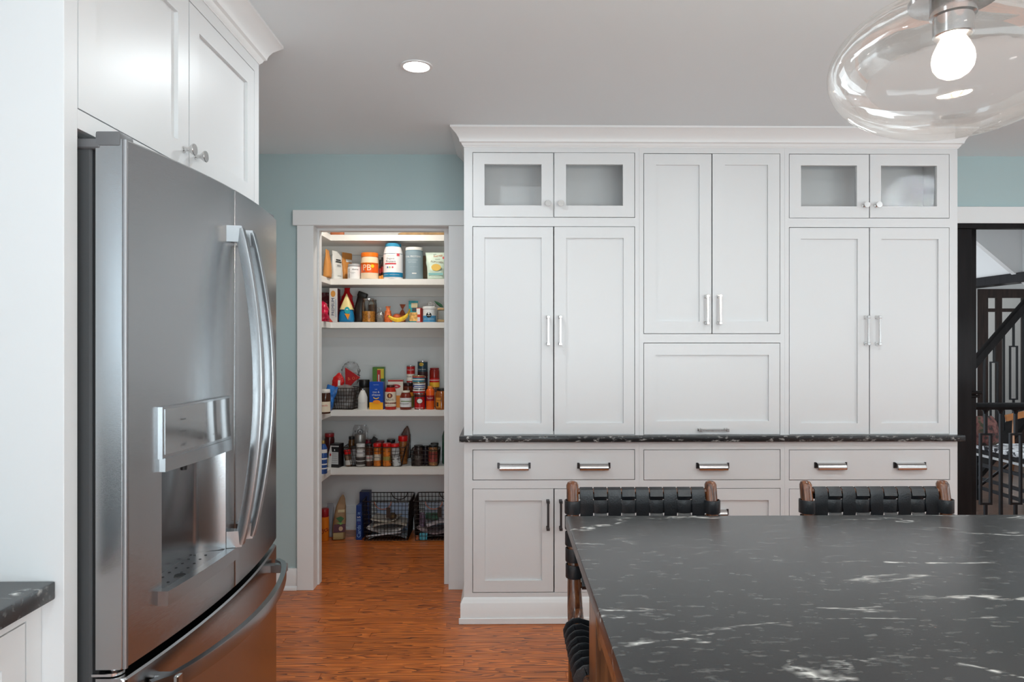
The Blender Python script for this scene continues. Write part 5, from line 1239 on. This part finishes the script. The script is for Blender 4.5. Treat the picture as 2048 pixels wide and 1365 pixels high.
MB().loft([(.016, r + .0009, r + .0009), (.084, r + .0009, r + .0009)], 8, a0=PI * 1.22, a1=PI * 1.48).build('label', C(228, 150, 50, .5), t)
MB().loft([(.022, r + .0014, r + .0014), (.052, r + .0014, r + .0014)], 5, a0=PI * 1.25, a1=PI * 1.37).build('label_picture', C(60, 40, 30, .5), t)

# ---- lowest shelf
z = SZ[4]
jar('syrup_bottle', 'blue and white bottle with gold cap, far left of the lowest pantry shelf', 'bottle', 638, 654.5, 882, z, 4.56, C(40, 80, 150, .3), C(200, 170, 100, .3, .8), lh=.020, lr=.42, neck=.44, shoulder=.16, labels=((.70, .82, cWH), (.48, .53, cWH), (.30, .34, cWH), (.16, .20, cWH)), texts=())
jar('jar', 'dark jar with a dark red lid behind the blue and white bottle', 'jar', 649, 669, 867, z, 4.86, C(70, 22, 24, .2), C(150, 28, 34, .35), lh=.024, lr=.92, neck=.9, shoulder=.1)
t = pouch('tag_card', 'small white card with a red dot leaning between the bottle and the black box', 'card', PX(659, 4.77), 4.77, z, .022, .150, .006, C(205, 205, 205, .5), na=0, seed=51, prof=[(0, 1, 1), (.7, 1, 1), (1, .2, 1)], ry=.06)
disc(t, C(170, 40, 44), .002, .09, .006, .010, -.0065)
jar('spice_bottle', 'little cream labelled bottle beside the black box on the lowest pantry shelf', 'bottle', 653, 660, 908, z, 4.80, C(60, 50, 40, .2), cBLK, lh=.012, lr=.9, neck=.8, labels=((.1, .8, C(220, 200, 150)),))
x, w_ = span(662, 681, 4.77)
t = boxed('tea_box', 'black carton with a white text panel left of the large wire basket', 'box', 662, 681, 889, z, 4.765, .075, C(26, 26, 30, .35), rz=-.22, panels=((.06, .92, .14, .66, C(196, 198, 200)), (.02, .98, .88, .93, C(190, 190, 190))), texts=())
for k in range(5): text(t, '———', cINK, 0, .035 + .015 * k, width=.042, height=.0012, y=-.0384)
disc(t, cWH, 0, .122, .004, .006, -.0381)
bzt = .135
x, w_ = span(693, 812, 4.88)
bY0 = 4.885
basket('wire_basket', 'large brown wire basket packed with spice jars, lowest pantry shelf', x, bY0, z, .375, .435, .17, .20, bzt, wire_m, 14, 7, 5)
zz = z + .004; spg = 'spice jars in the large wire basket'
def sj(lab, p0, p1, pt_, Y, body, lid, lh=.018, ry=0.0, rx=0.0, **kw): return jar('spice_jar', lab, 'jar', p0, p1, pt_, zz, Y, body, lid, lh=lh, ry=ry, rx=rx, **kw)
Rl = C(225, 22, 22, .3); oran = C(200, 110, 30, .35, var=.4, vscale=40); glsd = C(90, 50, 34, .2)
sj('orange spice jar with a bright red lid, left of two in the large basket', 747, 762.5, 887, 4.815, oran, Rl, lh=.024, lr=1.05, labels=((.30, .62, C(205, 190, 170)),), texts=(('——', cINK, .46, .003, 0, 0),))
sj('orange spice jar with a bright red lid, right of two in the large basket', 765.5, 782.5, 887, 4.815, oran, Rl, lh=.024, lr=1.02, labels=((.30, .50, C(150, 130, 60)),))
sj('tilted white labelled jar with a red lid at the right front of the large basket', 785.5, 802, 887.5, 4.82, C(196, 196, 196, .35), Rl, lh=.024, lr=1.1, ry=-.10, texts=(('——', cINK, .62, .003, 0, 0), ('——', cINK, .50, .003, 0, 0), ('— —', cINK, .36, .003, 0, 0)))
sj('tall brown jar with a big red lid, right rear of the large basket', 797, 815, 872.5, 4.90, C(150, 90, 40, .35, var=.5, vscale=50), Rl, lh=.036, lr=1.05)
sj('small jar with a red lid lying low at the left front of the large basket', 691, 704.5, 900, 4.815, C(120, 90, 70, .3), Rl, lh=.03, lr=1.0, ry=-.12, labels=((.1, .5, C(190, 185, 180)),))
sj('white capped bottle with a pale label at the left of the large basket', 712, 731, 888, 4.815, C(170, 165, 160, .3), cWH, lh=.028, lr=.92, labels=((.55, .90, C(205, 205, 205)), (.10, .5, C(60, 52, 50))), texts=(('——', cINK, .74, .003, 0, 0), ('——', cWH, .3, .004, 0, 0)))
sj('grey labelled jar behind the small red lidded jar in the large basket', 702, 714, 893, 4.86, C(150, 148, 150, .4), C(60, 60, 60, .4))
sj('dark spice jar with a black lid between the white cap and the orange jars', 731.5, 745.5, 888.5, 4.82, glsd, cBLK, lh=.016, labels=((.25, .55, C(200, 195, 190)),), texts=(('—', cRED, .42, .003, 0, 0),))
sj('dark bottle with a black cap at the left rear of the large basket', 697, 710, 873.5, 4.90, C(90, 56, 24, .2), cBLK, lh=.020, lr=.9, neck=.8)
sj('crimson jar with a dark lid at the rear of the large basket', 730, 744, 879, 4.93, C(140, 20, 40, .3), C(90, 20, 30, .3), lh=.012)
sj('brown spice jar with a reddish lid at the rear middle of the large basket', 752, 769, 882, 4.92, C(110, 50, 40, .3), C(120, 40, 44, .4), lh=.012)
sj('jar with a wide black lid at the rear of the large basket', 774, 790, 879.5, 4.92, C(60, 50, 46, .3), cBLK, lh=.022, lr=1.05)
t = jar('tin_canister', 'round silver tin resting on top of the white capped bottle in the large basket', 'tin', 709, 731.5, 869, z + .0, 4.895, C(150, 148, 145, .4, .8), C(170, 168, 165, .35, .8), lh=.072, lr=1.0, neck=1.0, shoulder=.02)
MB().loft([(-.024, .018, .003), (.024, .018, .003)], 12, 5).xf(Matrix.Translation((0, 0, .03))).build('packet_body', cBLK)
o = bpy.data.objects['packet_body']; o.location = (PX(743, 4.87), 4.87, z + .150); o.rotation_euler = (0, .6, 0); o.name = 'black_packet'; tag(o, 'small black packet leaning diagonally over the rear of the large basket', 'packet')
t = pouch('plastic_bag', 'clear flat bag with a round black emblem standing in the large basket', 'bag', PX(719.5, 4.955), 4.955, z + .03, .110, .245, .02, 'plasticwrap', seed=61, na=.004, prof=[(0, .9, 1), (.5, 1, 1), (.9, .98, .5), (1, .8, .2)], side_lean=.03)
mb = MB(); mb.tube([(.006 + .018 * math.cos(a), -.0135, .195 + .018 * math.sin(a)) for a in [2 * PI * i / 20 for i in range(20)]], .0017, 5, closed=True).build('printed_ring', cBLK, t)
text(t, '8', cBLK, -.030, .198, height=.014, y=-.0115); text(t, 'A', cBLK, .006, .195, height=.014, y=-.0135)
pouch('snack_packet', 'brown pointed foil packet leaning at the right rear of the large basket', 'packet', PX(808, 4.955), 4.955, z + .03, .070, .235, .02, C(90, 52, 34, .35, bump=.5, var=.4, vscale=60), seed=62, na=.003, prof=[(0, .9, 1), (.6, 1, 1), (.75, .9, .8), (.9, .5, .5), (1, .06, .2)], side_lean=.10)
pouch('snack_packet', 'dark slim packet just right of the brown pointed packet', 'packet', PX(817, 4.965), 4.972, z + .03, .028, .175, .015, cBLK, seed=63, na=.002)
x, w_ = span(824, 879, 4.88)
basket('wire_basket', 'small brown wire basket with black lidded jars, lowest pantry shelf at the right', x, 4.875, z, .180, .196, .13, .155, .112, wire_m, 8, 5, 4)
sj('black lidded jar of dark mix at the left of the small basket', 828, 846, 891, 4.835, C(60, 44, 40, .3, var=.6, vscale=80), cBLK, lh=.014, lr=1.0, labels=((.35, .55, C(90, 80, 76)),))
sj('black lidded jar with red and yellow candies at the right of the small basket', 857, 875, 890.5, 4.835, C(150, 100, 60, .3, var=.8, vscale=90), cBLK, lh=.014, lr=1.0, labels=((.2, .75, C(150, 60, 50)),))
sj('black lidded jar at the rear of the small basket', 861, 877, 886.5, 4.91, C(50, 44, 40, .3), cBLK, lh=.014)
sj('dark jar in the middle of the small basket', 845, 857, 892, 4.88, C(44, 34, 44, .3), C(30, 30, 34, .3), lh=.012)
jar('green_bottle', 'green bottle shoulder peeking in at the right end of the lowest pantry shelf', 'bottle', 884, 905, 850, z, 4.92, C(60, 100, 80, .2), cBLK, lh=.02, lr=.4, neck=.4, shoulder=.25)

# ---- pantry floor
t = jar('cheese_puff_can', 'orange canister with a red lid on the pantry floor at the left', 'canister', 641, 658, 1018, 0.0004, 4.74, C(225, 125, 30, .3), C(150, 24, 32, .35), lh=.055, lr=.96, neck=1, shoulder=.02, texts=(('Utz', cDKRED, .45, .030, .1, .5),))
x = span(663, 689, 4.75)[0]
t = pouch('coffee_bag', 'brown paper snack bag with a green leaf print standing on the pantry floor', 'bag', x, 4.775, .0004, .092, .305, .075, C(150, 118, 84, .6, bump=.4), seed=71, na=.003, side_lean=.09, rz=.25,
    prof=[(0, .85, .8), (.04, .92, 1), (.3, .95, .95), (.55, .85, .8), (.75, .7, .5), (.9, .48, .2), (1, .12, .05)], panels=((.08, .95, .18, .36, C(84, 42, 56, .5)), (.30, .80, .62, .68, C(190, 172, 130, .5)), (.08, .80, .02, .17, C(168, 148, 100, .5))))
tri(t, C(50, 105, 60), [(-.02, .155), (.012, .165), (.035, .150), (.010, .118)], -.0425); tri(t, C(120, 165, 90), [(-.018, .125), (.030, .120), (.012, .105)], -.0430); disc(t, C(196, 165, 140), .012, .080, .014, .016, -.0440)
pouch('snack_bag', 'silver-grey bag squeezed between the orange canister and the brown paper bag', 'bag', PX(660.5, 4.83), 4.83, .0004, .045, .235, .05, C(150, 150, 156, .3, bump=.5), seed=73, na=.004)
t = boxed('card_game_box', 'dark blue box with white lettering up its spine beside the left floor basket', 'box', 713, 724, 1012, 0.0004, 4.74, .12, C(28, 62, 130, .4), rz=-.05)
h_ = PZ(1012, 4.74, -1) 
text(t, 'Cards', C(150, 190, 235), 0, .060, width=.085, y=-.0608, rot=PI / 2); text(t, '|', C(220, 120, 140), 0, .118, height=.012, y=-.0608, rot=PI / 2); text(t, 'll', C(150, 190, 235), 0, .138, width=.012, y=-.0608, rot=PI / 2); text(t, 'S', cWH, 0, .158, height=.022, y=-.0608, rot=PI / 2); text(t, 'it', C(150, 190, 235), 0, .186, height=.020, y=-.0608, rot=PI / 2)
boxed('card_game_box', 'taller navy box standing behind the blue box with spine lettering', 'box', 719, 739, 985, 0.0004, 4.88, .08, C(22, 38, 84, .4), texts=())
cop = C(200, 125, 95, .3, .8)
bwm = C(52, 46, 44, .4, .7)
fb = (((724, 819), 'left'), ((826, 921), 'right'))
for (a, b), sd in fb:
    x, w_ = span(a, b, 4.71)
    basket('wire_basket', 'tall dark wire basket of papers on the pantry floor, the %s one' % sd, x, 4.855, .0004, .295, .325, .27, .285, .272, bwm, 13, 10, 9, wr=.0019, rim=.0032, handle=((-1, -.02), (1, .05)), hm=cop)
    tg = MB().box(-.014, .014, -.002, .002, -.040, .030).build('tag_card', C(50, 34, 26, .5)); tg.location = (x + .02, 4.70, .205); tag(tg, 'small dark tag hanging on the front of the %s floor basket' % sd, 'tag')
    # papers
    def sheet(lab, cx, cy, z0, w2, d2, curl, m, rz, th=.004, name='newspaper', tilt=0.0):
        mb = MB(); n = 10; T = []; Bt = []
        for i in range(n + 1):
            u = -1 + 2 * i / n; zc = curl * (u * u) if curl > 0 else -curl * (1 - u * u)
            T.append([(u * w2, -d2, zc + th), (u * w2, d2, zc + th)]); Bt.append([(u * w2, -d2, zc), (u * w2, d2, zc)])
        V = [[mb.bm.verts.new(p) for p in (T[i][0], T[i][1], Bt[i][1], Bt[i][0])] for i in range(n + 1)]
        for a_, b_ in zip(V, V[1:]):
            for k in range(4): mb.bm.faces.new((a_[k], a_[(k + 1) % 4], b_[(k + 1) % 4], b_[k]))
        mb.bm.faces.new(V[0]); mb.bm.faces.new(V[-1][::-1])
        o = mb.build(name, m, smooth=60); o.location = (cx, cy, z0); o.rotation_euler = (tilt, 0, rz); return tag(o, lab, name)
    newsm = mat('newsprint_' + sd, (.62, .60, .60), .7, bump=.1, var=.35, vscale=90)
    gloss = mat('magazine_' + sd, (.30, .34, .38), .3, bump=.05, var=.8, vscale=25)
    if sd == 'left':
        sheet('grey folded newspaper at the bottom of the left floor basket', x, 4.85, .005, .13, .10, -.030, gloss, .05)
        sheet('white folded newspaper curving over the first in the left floor basket', x - .005, 4.845, .046, .125, .105, .030, newsm, -.12, th=.010)
        sheet('open magazine lying on the newspapers in the left floor basket', x + .01, 4.855, .088, .115, .10, -.020, C(196, 188, 176, .5), .10, th=.008, name='magazine')
        sheet('cream paper leaflet on top of the pile in the left floor basket', x - .02, 4.86, .118, .09, .09, .014, C(214, 206, 192, .5), -.1, name='leaflet')
        tag_at(MB().loft([(0, .006, .006), (.24, .006, .006)], 8).xf(Matrix.Translation((0, 0, .0)) @ Matrix.Rotation(PI / 2 - .12, 4, 'Y')).build('rolled_paper', C(205, 205, 210, .5)), (x - .135, 4.725, .030), 'thin rolled white paper at the front of the left floor basket', 'paper')
        tag_at(MB().loft([(0, .02, .03), (.012, .034, .04), (.03, .02, .03)], 12, noise_amp=.006, nscale=40).build('dried_bundle', C(96, 74, 44, .8, bump=.9)), (x + .03, 4.80, .138), 'small dried brown bundle on the papers in the left floor basket', 'bundle')
        nb = MB().box(-.115, .115, 0, .010, 0, .200, .003).build('folder', C(165, 180, 205, .5)); nb.location = (x + .005, 4.955, .006); tag(nb, 'pale blue folder standing at the back of the left floor basket', 'folder')
    else:
        sheet('dark glossy magazine at the bottom of the right floor basket', x, 4.85, .005, .13, .10, -.020, mat('dark_magazine', (.05, .05, .07), .3, bump=.05, var=.8, vscale=20), .05, name='magazine')
        sheet('striped folded magazine lying across the right floor basket', x - .01, 4.85, .034, .12, .10, .036, mat('striped_magazine', (.35, .28, .30), .35, bump=.05, var=.9, vscale=18, stretch=(1, 1, 14)), -.15, th=.014, name='magazine')
        sheet('white paper sheet on top of the pile in the right floor basket', x + .02, 4.85, .086, .11, .09, -.024, C(208, 200, 208, .5), .2, th=.006, name='paper')
        pouch('packet', 'small turquoise packet at the front left of the right floor basket', 'packet', x - .095, 4.735, .004, .055, .045, .03, C(70, 160, 180, .35, bump=.4), seed=81, ry=0)
        pouch('packet', 'copper orange wrapper beside the turquoise packet in the right floor basket', 'packet', x - .135, 4.738, .004, .03, .028, .03, C(170, 90, 50, .35, bump=.4), seed=82)
        pouch('packet', 'dark green printed packet on the pile in the right floor basket', 'packet', x - .045, 4.84, .118, .09, .045, .05, C(40, 84, 62, .4, bump=.4, var=.6, vscale=40), seed=83)
        pouch('packet', 'mauve patterned cloth bag at the left of the right floor basket', 'packet', x - .118, 4.86, .05, .04, .11, .09, C(120, 96, 118, .5, bump=.4, var=.5, vscale=40), seed=84)
        nb = MB().box(-.115, .115, 0, .010, 0, .200, .003).build('folder', C(175, 185, 200, .5)); nb.location = (x + .005, 4.955, .006); tag(nb, 'pale grey folder standing at the back of the right floor basket', 'folder')
